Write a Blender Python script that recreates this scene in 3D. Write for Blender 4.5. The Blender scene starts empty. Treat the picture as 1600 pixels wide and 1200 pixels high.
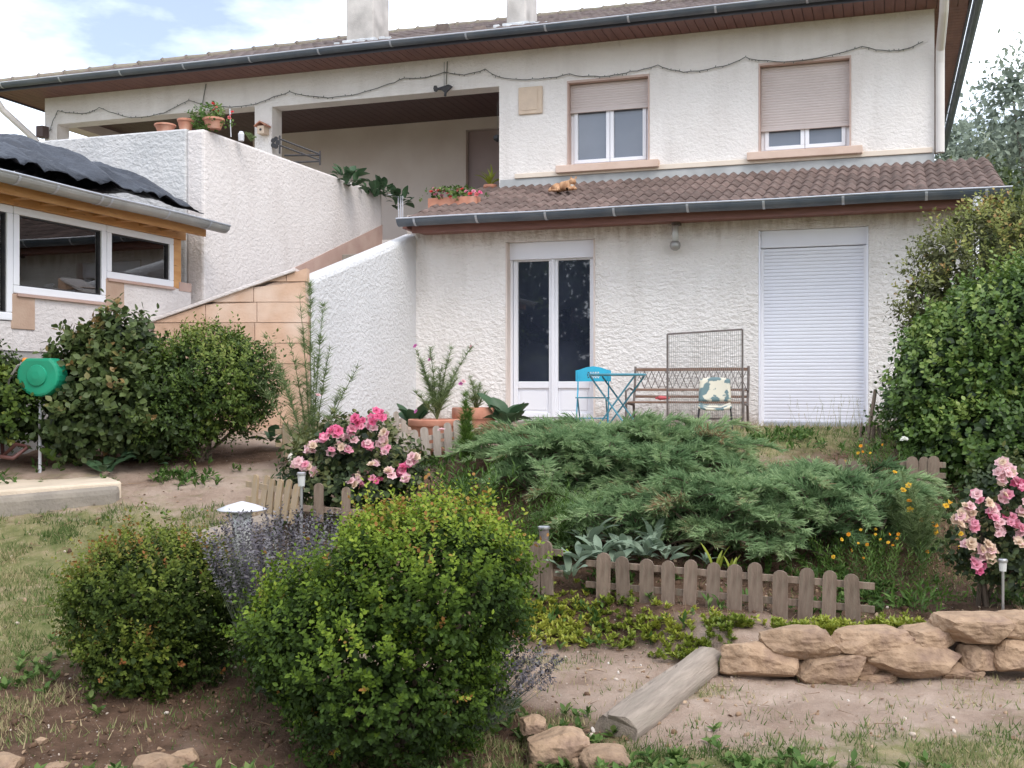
import bpy, bmesh, math, random
import numpy as np
from mathutils import Vector, Matrix, Euler
random.seed(7)
sc = bpy.context.scene
col = sc.collection
R = math.radians
# ------------------------------------------------------------------ camera
F, CX, HY, EZ = 1750.0, 800.0, 608.0, 0.40      # focal length in photo pixels, horizon row, eye height over terrace
cam_d = bpy.data.cameras.new('camera'); cam = bpy.data.objects.new('camera', cam_d); col.objects.link(cam)
cam.location = (0, 0, EZ); cam.rotation_euler = (R(90), 0, 0)
cam_d.sensor_width = 36; cam_d.lens = 36*F/1600; cam_d.shift_y = (HY-600)/1600
cam_d.clip_start = 0.05; cam_d.clip_end = 2000
sc.camera = cam
# ------------------------------------------------------------------ world, sun, exposure
SUN_EL, SUN_AZ = R(52), R(150)
w = bpy.data.worlds.new("World"); sc.world = w; w.use_nodes = True
nt = w.node_tree; N = nt.nodes; L = nt.links; N.clear()
out = N.new('ShaderNodeOutputWorld'); bg = N.new('ShaderNodeBackground')
sky = N.new('ShaderNodeTexSky'); sky.sky_type = 'NISHITA'; sky.sun_disc = False
sky.sun_elevation = SUN_EL; sky.sun_rotation = SUN_AZ; sky.dust_density = 3.0; sky.air_density = 1.0
tc = N.new('ShaderNodeTexCoord'); mp = N.new('ShaderNodeMapping')
mp.inputs['Scale'].default_value = (1.0, 1.0, 2.6); mp.inputs['Rotation'].default_value = (0, 0, R(-3)); mp.inputs['Location'].default_value = (0.3, 0.1, 0.49)
n1 = N.new('ShaderNodeTexNoise'); n1.inputs['Scale'].default_value = 2.3; n1.inputs['Detail'].default_value = 7; n1.inputs['Roughness'].default_value = 0.55
cr = N.new('ShaderNodeValToRGB'); cr.color_ramp.elements[0].position = 0.40; cr.color_ramp.elements[1].position = 0.66
cr.color_ramp.elements[0].color = (0.12, 0.12, 0.12, 1)
mx = N.new('ShaderNodeMix'); mx.data_type = 'RGBA'
mx.inputs[7].default_value = (15.8, 16.8, 18.6, 1)      # bright overcast cloud
L.new(tc.outputs['Generated'], mp.inputs['Vector']); L.new(mp.outputs['Vector'], n1.inputs['Vector'])
L.new(n1.outputs['Fac'], cr.inputs['Fac']); L.new(cr.outputs['Color'], mx.inputs[0])
L.new(sky.outputs['Color'], mx.inputs[6]); L.new(mx.outputs[2], bg.inputs['Color'])
bg.inputs['Strength'].default_value = 0.140
L.new(bg.outputs['Background'], out.inputs['Surface'])
sd = bpy.data.lights.new('sun', 'SUN'); sun = bpy.data.objects.new('sun', sd); col.objects.link(sun)
sd.energy = 1.25; sd.angle = R(25); sd.color = (1.0, 0.97, 0.93)
sun.rotation_euler = (R(90)-SUN_EL, 0, math.pi - SUN_AZ + 0)   # direction follows the sky's sun
_d = Vector((math.sin(SUN_AZ)*math.cos(SUN_EL), math.cos(SUN_AZ)*math.cos(SUN_EL), math.sin(SUN_EL)))
sun.rotation_euler = _d.to_track_quat('Z', 'Y').to_euler()
sc.view_settings.view_transform = 'Standard'; sc.view_settings.look = 'None'
sc.view_settings.gamma = 1; sc.view_settings.exposure = 0.38; sc.view_settings.use_curve_mapping = False

# ------------------------------------------------------------------ materials
def srgb(r, g, b):
    f = lambda c: (c/255/12.92) if c/255 <= 0.04045 else ((c/255+0.055)/1.055)**2.4
    return (f(r), f(g), f(b), 1)
def mat(name, c, rough=0.7, c2=None, scale=8, detail=5, bump=0.0, bscale=60, bdist=0.01, metal=0, spec=0.4, stretch=None, cpos=(0.35, 0.65), bdetail=3, c3=None, s3=1.5, p3=(0.5, 0.7)):
    m = bpy.data.materials.new(name); m.use_nodes = True
    t = m.node_tree; n = t.nodes; l = t.links; b = n['Principled BSDF']
    c = tuple(c)+(1,) if len(c) == 3 else c
    b.inputs['Base Color'].default_value = c; b.inputs['Roughness'].default_value = rough
    b.inputs['Metallic'].default_value = metal; b.inputs['Specular IOR Level'].default_value = spec
    co = n.new('ShaderNodeTexCoord'); src = co.outputs['Object']
    if stretch:
        k = n.new('ShaderNodeMapping'); k.inputs['Scale'].default_value = stretch; l.new(src, k.inputs['Vector']); src = k.outputs['Vector']
    m['src'] = 1
    last = None
    if c2 is not None:
        c2 = tuple(c2)+(1,) if len(c2) == 3 else c2
        tx = n.new('ShaderNodeTexNoise'); tx.inputs['Scale'].default_value = scale; tx.inputs['Detail'].default_value = detail; l.new(src, tx.inputs['Vector'])
        rp = n.new('ShaderNodeValToRGB'); rp.color_ramp.elements[0].position = cpos[0]; rp.color_ramp.elements[1].position = cpos[1]
        rp.color_ramp.elements[0].color = c; rp.color_ramp.elements[1].color = c2
        l.new(tx.outputs['Fac'], rp.inputs['Fac']); last = rp.outputs['Color']
        if c3 is not None:
            c3 = tuple(c3)+(1,) if len(c3) == 3 else c3
            t3 = n.new('ShaderNodeTexNoise'); t3.inputs['Scale'].default_value = s3; t3.inputs['Detail'].default_value = 6; l.new(src, t3.inputs['Vector'])
            r3 = n.new('ShaderNodeValToRGB'); r3.color_ramp.elements[0].position = p3[0]; r3.color_ramp.elements[1].position = p3[1]
            l.new(t3.outputs['Fac'], r3.inputs['Fac'])
            m3 = n.new('ShaderNodeMix'); m3.data_type = 'RGBA'; l.new(r3.outputs['Color'], m3.inputs[0]); l.new(last, m3.inputs[6]); m3.inputs[7].default_value = c3
            last = m3.outputs[2]
        l.new(last, b.inputs['Base Color'])
    if bump:
        bt = n.new('ShaderNodeTexNoise'); bt.inputs['Scale'].default_value = bscale; bt.inputs['Detail'].default_value = bdetail; l.new(src, bt.inputs['Vector'])
        bp = n.new('ShaderNodeBump'); bp.inputs['Strength'].default_value = bump; bp.inputs['Distance'].default_value = bdist
        l.new(bt.outputs['Fac'], bp.inputs['Height']); l.new(bp.outputs['Normal'], b.inputs['Normal'])
    return m
def vary(m, amt=0.25, hue=0.0):
    """each object of the material a little lighter or darker, as single tiles, bricks and stones are"""
    t = m.node_tree; n = t.nodes; l = t.links; b = n['Principled BSDF']
    oi = n.new('ShaderNodeObjectInfo'); hs = n.new('ShaderNodeHueSaturation'); mr = n.new('ShaderNodeMapRange')
    mr.inputs['To Min'].default_value = 1-amt; mr.inputs['To Max'].default_value = 1+amt
    l.new(oi.outputs['Random'], mr.inputs['Value']); l.new(mr.outputs['Result'], hs.inputs['Value'])
    ip = b.inputs['Base Color']
    if ip.links: l.new(ip.links[0].from_socket, hs.inputs['Color'])
    else: hs.inputs['Color'].default_value = ip.default_value
    l.new(hs.outputs['Color'], ip)
    return m
def stucco(name, c, c2, bs, bd, stretch, c3=None):
    """coarse thrown render: torn crests over a finer grain"""
    m = mat(name, c, 0.92, c2, 1.3, 6, spec=0.15, cpos=(0.3, 0.7))
    t = m.node_tree; n = t.nodes; l = t.links; b = n['Principled BSDF']
    co = n.new('ShaderNodeTexCoord'); k = n.new('ShaderNodeMapping'); k.inputs['Scale'].default_value = stretch; l.new(co.outputs['Object'], k.inputs['Vector'])
    a = n.new('ShaderNodeTexNoise'); a.inputs['Scale'].default_value = bs; a.inputs['Detail'].default_value = 4; a.inputs['Roughness'].default_value = 0.6; a.inputs['Distortion'].default_value = 0.25; l.new(k.outputs['Vector'], a.inputs['Vector'])
    rp = n.new('ShaderNodeValToRGB'); rp.color_ramp.elements[0].position = 0.34; rp.color_ramp.elements[1].position = 0.72; l.new(a.outputs['Fac'], rp.inputs['Fac'])
    bp = n.new('ShaderNodeBump'); bp.inputs['Strength'].default_value = 1.0; bp.inputs['Distance'].default_value = bd; l.new(rp.outputs['Color'], bp.inputs['Height'])
    f = n.new('ShaderNodeTexNoise'); f.inputs['Scale'].default_value = bs*5; f.inputs['Detail'].default_value = 3; l.new(k.outputs['Vector'], f.inputs['Vector'])
    b2 = n.new('ShaderNodeBump'); b2.inputs['Strength'].default_value = 0.6; b2.inputs['Distance'].default_value = bd*0.35; l.new(f.outputs['Fac'], b2.inputs['Height']); l.new(bp.outputs['Normal'], b2.inputs['Normal'])
    l.new(b2.outputs['Normal'], b.inputs['Normal'])
    if c3 is not None:      # faint vertical weather stains
        k3 = n.new('ShaderNodeMapping'); k3.inputs['Scale'].default_value = (2.5, 2.5, 0.5); l.new(co.outputs['Object'], k3.inputs['Vector'])
        s = n.new('ShaderNodeTexNoise'); s.inputs['Scale'].default_value = 1.6; s.inputs['Detail'].default_value = 7; l.new(k3.outputs['Vector'], s.inputs['Vector'])
        r2 = n.new('ShaderNodeValToRGB'); r2.color_ramp.elements[0].position = 0.48; r2.color_ramp.elements[1].position = 0.78; r2.color_ramp.elements[1].color = (.6, .6, .6, 1); l.new(s.outputs['Fac'], r2.inputs['Fac'])
        m3 = n.new('ShaderNodeMix'); m3.data_type = 'RGBA'; m3.inputs[7].default_value = tuple(c3)+(1,)
        src = b.inputs['Base Color'].links[0].from_socket
        l.new(r2.outputs['Color'], m3.inputs[0]); l.new(src, m3.inputs[6]); l.new(m3.outputs[2], b.inputs['Base Color'])
    return m
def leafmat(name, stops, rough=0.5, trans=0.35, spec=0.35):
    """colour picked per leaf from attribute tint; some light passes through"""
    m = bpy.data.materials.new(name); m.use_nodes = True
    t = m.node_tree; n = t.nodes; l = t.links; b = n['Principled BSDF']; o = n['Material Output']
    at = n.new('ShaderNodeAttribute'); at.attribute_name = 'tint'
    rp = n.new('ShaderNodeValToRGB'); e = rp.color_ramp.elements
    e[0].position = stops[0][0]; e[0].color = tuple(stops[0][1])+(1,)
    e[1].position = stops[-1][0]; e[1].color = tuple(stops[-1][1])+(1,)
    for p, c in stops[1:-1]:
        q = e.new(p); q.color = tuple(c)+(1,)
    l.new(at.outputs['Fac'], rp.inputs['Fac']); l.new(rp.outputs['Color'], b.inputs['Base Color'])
    b.inputs['Roughness'].default_value = rough; b.inputs['Specular IOR Level'].default_value = spec
    if trans:
        tr = n.new('ShaderNodeBsdfTranslucent'); ms = n.new('ShaderNodeMixShader'); ms.inputs[0].default_value = trans
        l.new(rp.outputs['Color'], tr.inputs['Color']); l.new(b.outputs['BSDF'], ms.inputs[1]); l.new(tr.outputs['BSDF'], ms.inputs[2]); l.new(ms.outputs['Shader'], o.inputs['Surface'])
    return m
def glassmat(name, tintc=(0.8, 0.82, 0.85)):
    m = bpy.data.materials.new(name); m.use_nodes = True
    t = m.node_tree; n = t.nodes; l = t.links; o = n['Material Output']; n.remove(n['Principled BSDF'])
    tr = n.new('ShaderNodeBsdfTransparent'); tr.inputs['Color'].default_value = tuple(tintc)+(1,)
    gl = n.new('ShaderNodeBsdfGlossy'); gl.inputs['Roughness'].default_value = 0.01
    fr = n.new('ShaderNodeFresnel'); fr.inputs['IOR'].default_value = 2.35; ms = n.new('ShaderNodeMixShader')
    l.new(fr.outputs['Fac'], ms.inputs[0]); l.new(tr.outputs['BSDF'], ms.inputs[1]); l.new(gl.outputs['BSDF'], ms.inputs[2]); l.new(ms.outputs['Shader'], o.inputs['Surface'])
    return m
M = {}
M['st_up'] = stucco('cream_render', (0.77, 0.72, 0.68), (0.84, 0.80, 0.765), 26, 0.006, (1, 1, 1.2), (0.64, 0.59, 0.55))
M['st_low'] = stucco('coarse_cream_render', (0.81, 0.77, 0.73), (0.88, 0.845, 0.81), 22, 0.014, (0.8, 1, 1.15), (0.68, 0.64, 0.59))
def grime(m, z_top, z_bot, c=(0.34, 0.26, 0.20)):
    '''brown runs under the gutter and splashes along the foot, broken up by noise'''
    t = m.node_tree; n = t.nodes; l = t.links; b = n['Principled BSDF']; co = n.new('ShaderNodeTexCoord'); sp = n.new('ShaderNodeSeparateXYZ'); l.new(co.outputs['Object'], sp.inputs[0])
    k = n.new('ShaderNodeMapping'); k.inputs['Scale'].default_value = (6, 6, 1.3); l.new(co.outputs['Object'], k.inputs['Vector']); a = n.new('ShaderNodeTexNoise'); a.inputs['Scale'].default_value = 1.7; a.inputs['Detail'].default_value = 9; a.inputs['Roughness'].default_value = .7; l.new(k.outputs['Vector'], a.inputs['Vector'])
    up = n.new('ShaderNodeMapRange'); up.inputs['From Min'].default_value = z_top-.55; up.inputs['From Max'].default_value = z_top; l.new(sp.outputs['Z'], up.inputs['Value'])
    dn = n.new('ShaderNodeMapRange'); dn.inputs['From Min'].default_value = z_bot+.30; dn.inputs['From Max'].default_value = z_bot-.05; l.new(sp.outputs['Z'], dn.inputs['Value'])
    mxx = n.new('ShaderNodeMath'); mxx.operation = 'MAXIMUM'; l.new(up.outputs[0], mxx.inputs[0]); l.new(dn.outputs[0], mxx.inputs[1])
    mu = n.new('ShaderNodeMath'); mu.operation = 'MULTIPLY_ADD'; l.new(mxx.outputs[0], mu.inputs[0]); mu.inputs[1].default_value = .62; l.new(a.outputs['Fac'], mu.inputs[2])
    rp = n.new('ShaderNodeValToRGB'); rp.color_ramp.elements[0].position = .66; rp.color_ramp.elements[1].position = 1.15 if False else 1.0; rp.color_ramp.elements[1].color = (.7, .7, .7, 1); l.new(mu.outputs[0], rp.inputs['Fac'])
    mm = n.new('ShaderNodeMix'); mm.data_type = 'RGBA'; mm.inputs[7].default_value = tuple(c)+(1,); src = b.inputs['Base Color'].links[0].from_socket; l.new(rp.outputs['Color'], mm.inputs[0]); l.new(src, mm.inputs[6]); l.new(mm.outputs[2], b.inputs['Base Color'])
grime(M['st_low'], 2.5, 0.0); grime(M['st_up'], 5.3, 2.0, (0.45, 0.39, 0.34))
M['st_wall'] = stucco('coarse_white_render', (0.61, 0.61, 0.615), (0.68, 0.68, 0.685), 25, 0.010, (1, 0.9, 1.1))
M['st_pink'] = stucco('pale_pink_render', (0.67, 0.62, 0.595), (0.73, 0.68, 0.655), 22, 0.0055, (1, 1, 1.3), (0.60, 0.54, 0.51))
M['st_front'] = stucco('mottled_white_render', (0.52, 0.52, 0.52), (0.68, 0.67, 0.66), 18, 0.009, (1, 1, 1.3), (0.55, 0.53, 0.52))
M['smooth'] = mat('smooth_render', (0.66, 0.56, 0.50), 0.9, (0.72, 0.63, 0.57), 2, bump=0.2, bscale=50, spec=0.2)
M['trim'] = mat('peach_trim', (0.60, 0.44, 0.35), 0.8, (0.66, 0.50, 0.41), 5, bump=0.15)
M['trimside'] = mat('pink_reveal', (0.50, 0.37, 0.32), 0.8, (0.56, 0.42, 0.36), 5)
M['white_pvc'] = mat('white_pvc', (0.86, 0.86, 0.89), 0.35, (0.83, 0.83, 0.87), 1.5, spec=0.5)
M['shut_white'] = mat('lilac_white_shutter', (0.80, 0.81, 0.88), 0.45, (0.84, 0.85, 0.91), 1.2)
M['shut_beige'] = mat('beige_shutter', (0.56, 0.48, 0.45), 0.5, (0.61, 0.53, 0.50), 1.5)
M['glass_up'] = mat('blue_grey_glass', (0.16, 0.18, 0.22), 0.05, (0.20, 0.22, 0.26), 1.3, spec=0.9)  # opaque glossy pane with a mottled blue-grey base colour
M['glass_dark'] = mat('dark_glass', (0.018, 0.022, 0.036), 0.02, (0.035, 0.042, 0.062), 1.6, spec=1.0)
M['glass'] = glassmat('clear_glass', (0.9, 0.91, 0.92))
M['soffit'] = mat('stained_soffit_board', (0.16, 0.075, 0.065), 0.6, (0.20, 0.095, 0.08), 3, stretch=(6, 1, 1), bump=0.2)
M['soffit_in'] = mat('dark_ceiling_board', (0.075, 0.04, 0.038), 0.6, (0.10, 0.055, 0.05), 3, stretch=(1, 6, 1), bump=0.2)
M['zinc'] = mat('aged_zinc', (0.085, 0.105, 0.13), 0.5, (0.13, 0.145, 0.165), 4, metal=0.2, spec=0.5, bump=0.05)
M['zinc_rim'] = mat('zinc_rim', (0.50, 0.52, 0.56), 0.35, (0.42, 0.44, 0.48), 8, metal=0.4)
M['zinc_new'] = mat('dull_zinc', (0.33, 0.33, 0.32), 0.5, (0.42, 0.415, 0.40), 5, metal=0.3)
M['tile'] = vary(mat('brown_roof_tile', (0.125, 0.084, 0.072), 0.85, (0.19, 0.135, 0.117), 7, bump=0.5, bscale=90, c3=(0.085, 0.075, 0.06), s3=3.0, p3=(0.48, 0.72)), 0.24)
M['tile_main'] = mat('grey_brown_roof_tile', (0.10, 0.078, 0.075), 0.9, (0.17, 0.135, 0.125), 5, bump=0.5, bscale=70, c3=(0.19, 0.17, 0.13), s3=2.2, p3=(0.55, 0.8))
M['ridge'] = vary(mat('ridge_tile_clay', (0.12, 0.088, 0.078), 0.9, (0.19, 0.15, 0.125), 8, bump=0.5, c3=(0.22, 0.20, 0.145), s3=5, p3=(0.5, 0.75)), 0.15)
M['fascia'] = mat('red_stained_timber', (0.19, 0.085, 0.068), 0.6, (0.24, 0.11, 0.088), 5, stretch=(1, 1, 6))
M['lead'] = mat('lead_flashing', (0.42, 0.44, 0.46), 0.5, (0.60, 0.61, 0.62), 12, bump=0.6, bscale=30)
M['chim'] = mat('weathered_chimney', (0.50, 0.47, 0.44), 0.9, (0.62, 0.58, 0.54), 4, bump=0.4, c3=(0.22, 0.20, 0.185), s3=1.8, p3=(0.5, 0.8))
M['brick'] = vary(mat('orange_clay_block', (0.52, 0.34, 0.235), 0.9, (0.60, 0.41, 0.295), 7, bump=0.25, c3=(0.64, 0.49, 0.39), s3=2.5, p3=(0.45, 0.7)), 0.10)
M['mortar'] = mat('pale_mortar', (0.50, 0.37, 0.29), 0.95, (0.62, 0.48, 0.38), 10, bump=0.5)
M['brickraw'] = mat('rosy_raw_block', (0.46, 0.31, 0.26), 0.9, (0.53, 0.38, 0.32), 4, bump=0.3)
M['blockface'] = vary(mat('tan_block_end', (0.44, 0.30, 0.22), 0.9, (0.50, 0.36, 0.27), 5, bump=0.3), 0.06)
M['pine'] = mat('orange_pine', (0.56, 0.27, 0.10), 0.55, (0.66, 0.36, 0.15), 3, stretch=(1, 6, 6), bump=0.15, c3=(0.30, 0.12, 0.05), s3=6, p3=(0.62, 0.75))
M['tarp'] = mat('grey_plastic_tarpaulin', (0.028, 0.032, 0.042), 0.5, (0.055, 0.062, 0.078), 2.4, bump=1.0, bscale=7, bdist=0.07, spec=0.35, bdetail=6)
M['concrete'] = mat('weathered_concrete', (0.24, 0.21, 0.175), 0.95, (0.31, 0.27, 0.22), 6, bump=0.6, bscale=40, c3=(0.26, 0.24, 0.20), s3=2.5)
M['slab'] = mat('cream_patio_slab', (0.70, 0.58, 0.45), 0.9, (0.60, 0.50, 0.38), 5, bump=0.4, bscale=50, c3=(0.42, 0.37, 0.27), s3=3, p3=(0.58, 0.8))
M['plinth'] = mat('grey_plinth', (0.38, 0.36, 0.34), 0.95, (0.44, 0.42, 0.40), 4, bump=0.5)
M['terra'] = mat('terracotta', (0.47, 0.20, 0.13), 0.85, (0.56, 0.27, 0.18), 9, bump=0.15, c3=(0.60, 0.40, 0.32), s3=5, p3=(0.55, 0.8))
M['picket'] = vary(mat('weathered_picket', (0.16, 0.115, 0.085), 0.9, (0.25, 0.185, 0.14), 6, stretch=(7, 7, 1), bump=0.5, bscale=30, c3=(0.17, 0.155, 0.11), s3=5, p3=(0.5, 0.8)), 0.16)
M['picket_pale'] = vary(mat('silvered_picket', (0.36, 0.30, 0.25), 0.9, (0.48, 0.41, 0.35), 6, stretch=(7, 7, 1), bump=0.4, bscale=30), 0.12)
M['picket_yel'] = vary(mat('ochre_picket', (0.40, 0.29, 0.17), 0.9, (0.36, 0.29, 0.22), 6, stretch=(7, 7, 1), bump=0.4, bscale=30), 0.12)
M['log'] = mat('silver_grey_log', (0.22, 0.18, 0.145), 0.9, (0.32, 0.265, 0.215), 5, stretch=(1, 9, 9), bump=0.5, bscale=14, c3=(0.26, 0.22, 0.175), s3=3)
M['stone'] = vary(mat('honey_field_stone', (0.27, 0.18, 0.115), 0.95, (0.44, 0.305, 0.20), 9, 9, bump=1.0, bscale=22, bdist=0.02, bdetail=9, c3=(0.20, 0.13, 0.095), s3=6, p3=(0.50, 0.70)), 0.14)
M['blue'] = mat('turquoise_paint', (0.03, 0.42, 0.60), 0.45, (0.04, 0.36, 0.54), 8)
M['blue2'] = mat('dull_turquoise_paint', (0.07, 0.25, 0.33), 0.55, (0.10, 0.30, 0.38), 20)
M['iron'] = mat('black_iron', (0.025, 0.025, 0.03), 0.55, (0.05, 0.045, 0.045), 20)
M['steelbrown'] = mat('brown_grey_steel', (0.13, 0.11, 0.10), 0.6, (0.18, 0.15, 0.135), 20)
M['benchwood'] = vary(mat('bench_slat_wood', (0.20, 0.12, 0.085), 0.7, (0.27, 0.17, 0.12), 6, stretch=(1, 8, 8)), 0.1)
M['wire'] = mat('galvanised_wire', (0.35, 0.34, 0.32), 0.5, (0.28, 0.27, 0.25), 30, metal=0.3)
M['camo'] = mat('mottled_chair_fabric', (0.62, 0.58, 0.47), 0.8, (0.13, 0.20, 0.21), 11, 3, cpos=(0.49, 0.53))
M['pinkpl'] = mat('coral_plastic', (0.62, 0.12, 0.13), 0.4)
M['lampw'] = mat('white_lamp_plastic', (0.62, 0.62, 0.66), 0.35)
M['lampg'] = mat('grey_lamp_metal', (0.36, 0.355, 0.34), 0.4, metal=0.5)
M['lampcl'] = mat('frosted_lamp_shade', (0.55, 0.55, 0.53), 0.15, spec=0.7)
M['steel'] = mat('brushed_steel', (0.45, 0.45, 0.46), 0.3, metal=0.8)
M['green_pl'] = mat('green_plastic', (0.015, 0.30, 0.17), 0.4, (0.02, 0.25, 0.14), 6)
M['orange_pl'] = mat('orange_plastic', (0.75, 0.28, 0.05), 0.45)
M['hose'] = mat('red_brown_hose', (0.10, 0.04, 0.035), 0.5)
M['hose_g'] = mat('grey_hose', (0.25, 0.23, 0.21), 0.5)
M['stem'] = mat('plant_stem', (0.10, 0.13, 0.05), 0.7)
M['woody'] = mat('woody_stem', (0.10, 0.075, 0.055), 0.9, (0.15, 0.11, 0.08), 10, bump=0.4)
M['bark'] = mat('bark', (0.12, 0.10, 0.08), 0.95, (0.20, 0.17, 0.14), 6, stretch=(4, 4, 1), bump=0.7)
M['cord'] = mat('dark_cord', (0.14, 0.15, 0.13), 0.7)
M['plaque'] = mat('beige_plaque', (0.70, 0.56, 0.43), 0.85, (0.62, 0.49, 0.38), 6, bump=0.5, bscale=40)
M['catfur'] = mat('ginger_fur', (0.55, 0.33, 0.19), 0.9, (0.36, 0.18, 0.09), 14, 2, stretch=(3, 0.6, 0.6), bump=0.5, bscale=120)
M['catwhite'] = mat('white_fur', (0.72, 0.66, 0.58), 0.9)
M['twig'] = vary(mat('brushwood', (0.17, 0.125, 0.095), 0.95, (0.25, 0.19, 0.15), 20), 0.25)
M['interior'] = mat('beige_interior_plaster', (0.56, 0.50, 0.45), 0.9, (0.62, 0.56, 0.51), 2)  # slightly mottled beige plaster
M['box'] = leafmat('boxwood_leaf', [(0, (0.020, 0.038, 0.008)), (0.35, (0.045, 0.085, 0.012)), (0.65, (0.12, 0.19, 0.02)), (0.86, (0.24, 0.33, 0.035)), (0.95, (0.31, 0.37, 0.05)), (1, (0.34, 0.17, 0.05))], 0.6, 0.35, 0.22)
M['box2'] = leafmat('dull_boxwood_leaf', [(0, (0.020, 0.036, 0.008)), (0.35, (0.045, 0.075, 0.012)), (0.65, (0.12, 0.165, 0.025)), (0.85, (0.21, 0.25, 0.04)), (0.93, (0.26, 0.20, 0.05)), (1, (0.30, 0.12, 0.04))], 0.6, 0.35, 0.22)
M['olive'] = leafmat('olive_shrub_leaf', [(0, (0.022, 0.035, 0.012)), (0.5, (0.055, 0.085, 0.025)), (0.85, (0.12, 0.16, 0.05)), (1, (0.32, 0.20, 0.08))], 0.5, 0.25)
M['privet'] = leafmat('privet_leaf', [(0, (0.020, 0.038, 0.010)), (0.5, (0.060, 0.105, 0.018)), (0.85, (0.15, 0.21, 0.035)), (1, (0.24, 0.27, 0.06))], 0.5, 0.3)
M['laurel'] = leafmat('glossy_laurel_leaf', [(0, (0.020, 0.042, 0.012)), (0.4, (0.055, 0.105, 0.022)), (0.75, (0.13, 0.215, 0.045)), (1, (0.27, 0.34, 0.08))], 0.42, 0.3, 0.4)
M['brownish'] = leafmat('bronze_shrub_leaf', [(0, (0.05, 0.055, 0.022)), (0.45, (0.125, 0.135, 0.05)), (0.8, (0.23, 0.26, 0.07)), (0.95, (0.32, 0.32, 0.09)), (1, (0.40, 0.24, 0.09))], 0.55, 0.3)
M['tree'] = leafmat('hazy_tree_leaf', [(0, (0.12, 0.15, 0.12)), (0.6, (0.27, 0.32, 0.24)), (1, (0.40, 0.44, 0.33))], 0.6, 0.3)  # distance haze is put into these pale leaf colours
M['juniper'] = leafmat('juniper_needle', [(0, (0.055, 0.105, 0.042)), (0.45, (0.18, 0.285, 0.13)), (0.8, (0.33, 0.44, 0.215)), (0.97, (0.44, 0.52, 0.28)), (1, (0.30, 0.20, 0.11))], 0.65, 0.42, 0.2)
M['roseleaf'] = leafmat('rose_leaf', [(0, (0.025, 0.042, 0.018)), (0.6, (0.065, 0.095, 0.035)), (1, (0.14, 0.15, 0.05))], 0.5, 0.25)
M['feather'] = leafmat('feathery_leaf', [(0, (0.09, 0.14, 0.05)), (0.6, (0.19, 0.26, 0.10)), (1, (0.30, 0.36, 0.17))], 0.6, 0.35)
M['fresh'] = leafmat('fresh_green_leaf', [(0, (0.04, 0.09, 0.015)), (0.6, (0.11, 0.20, 0.035)), (1, (0.22, 0.31, 0.07))], 0.5, 0.3)
M['greyleaf'] = leafmat('silver_green_leaf', [(0, (0.13, 0.19, 0.12)), (0.6, (0.25, 0.32, 0.23)), (1, (0.36, 0.42, 0.33))], 0.6, 0.25, 0.3)
M['bigleaf'] = leafmat('broad_dark_leaf', [(0, (0.03, 0.06, 0.035)), (0.6, (0.07, 0.13, 0.06)), (1, (0.16, 0.24, 0.10))], 0.45, 0.25)
M['sedum'] = leafmat('yellow_green_stonecrop', [(0, (0.10, 0.15, 0.02)), (0.5, (0.26, 0.30, 0.04)), (0.85, (0.42, 0.42, 0.07)), (1, (0.45, 0.24, 0.08))], 0.5, 0.25)
M['grass'] = leafmat('grass_blade', [(0, (0.07, 0.12, 0.03)), (0.45, (0.14, 0.20, 0.06)), (0.65, (0.27, 0.28, 0.12)), (1, (0.50, 0.40, 0.24))], 0.7, 0.3, 0.2)
M['weed'] = leafmat('weed_leaf', [(0, (0.04, 0.085, 0.018)), (0.6, (0.10, 0.18, 0.04)), (1, (0.22, 0.28, 0.09))], 0.6, 0.3, 0.25)
M['lav'] = leafmat('lavender_spike', [(0, (0.075, 0.065, 0.08)), (0.5, (0.155, 0.14, 0.155)), (0.8, (0.24, 0.225, 0.23)), (1, (0.20, 0.22, 0.16))], 0.8, 0.1, 0.1)
M['lavg'] = leafmat('lavender_stem', [(0, (0.10, 0.13, 0.085)), (1, (0.24, 0.27, 0.19))], 0.7, 0.2)
M['litter'] = leafmat('dry_leaf_litter', [(0, (0.10, 0.06, 0.04)), (0.5, (0.25, 0.16, 0.10)), (0.85, (0.42, 0.30, 0.20)), (1, (0.66, 0.60, 0.54))], 0.85, 0.05, 0.1)
PETAL = {}
for nm, c in (('hot_pink', (0.76, 0.17, 0.32)), ('mid_pink', (0.80, 0.36, 0.46)), ('pale_pink', (0.82, 0.56, 0.57)), ('faded_cream', (0.74, 0.58, 0.44)), ('red', (0.70, 0.06, 0.07)), ('magenta', (0.62, 0.20, 0.45)), ('orange', (0.80, 0.36, 0.03)), ('yellow', (0.85, 0.55, 0.06)), ('whitep', (0.78, 0.77, 0.70)), ('coral', (0.78, 0.25, 0.24))):
    PETAL[nm] = leafmat('petal_'+nm, [(0, tuple(x*0.75 for x in c)), (1, tuple(min(1, x*1.12) for x in c))], 0.6, 0.3, 0.2)

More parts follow.
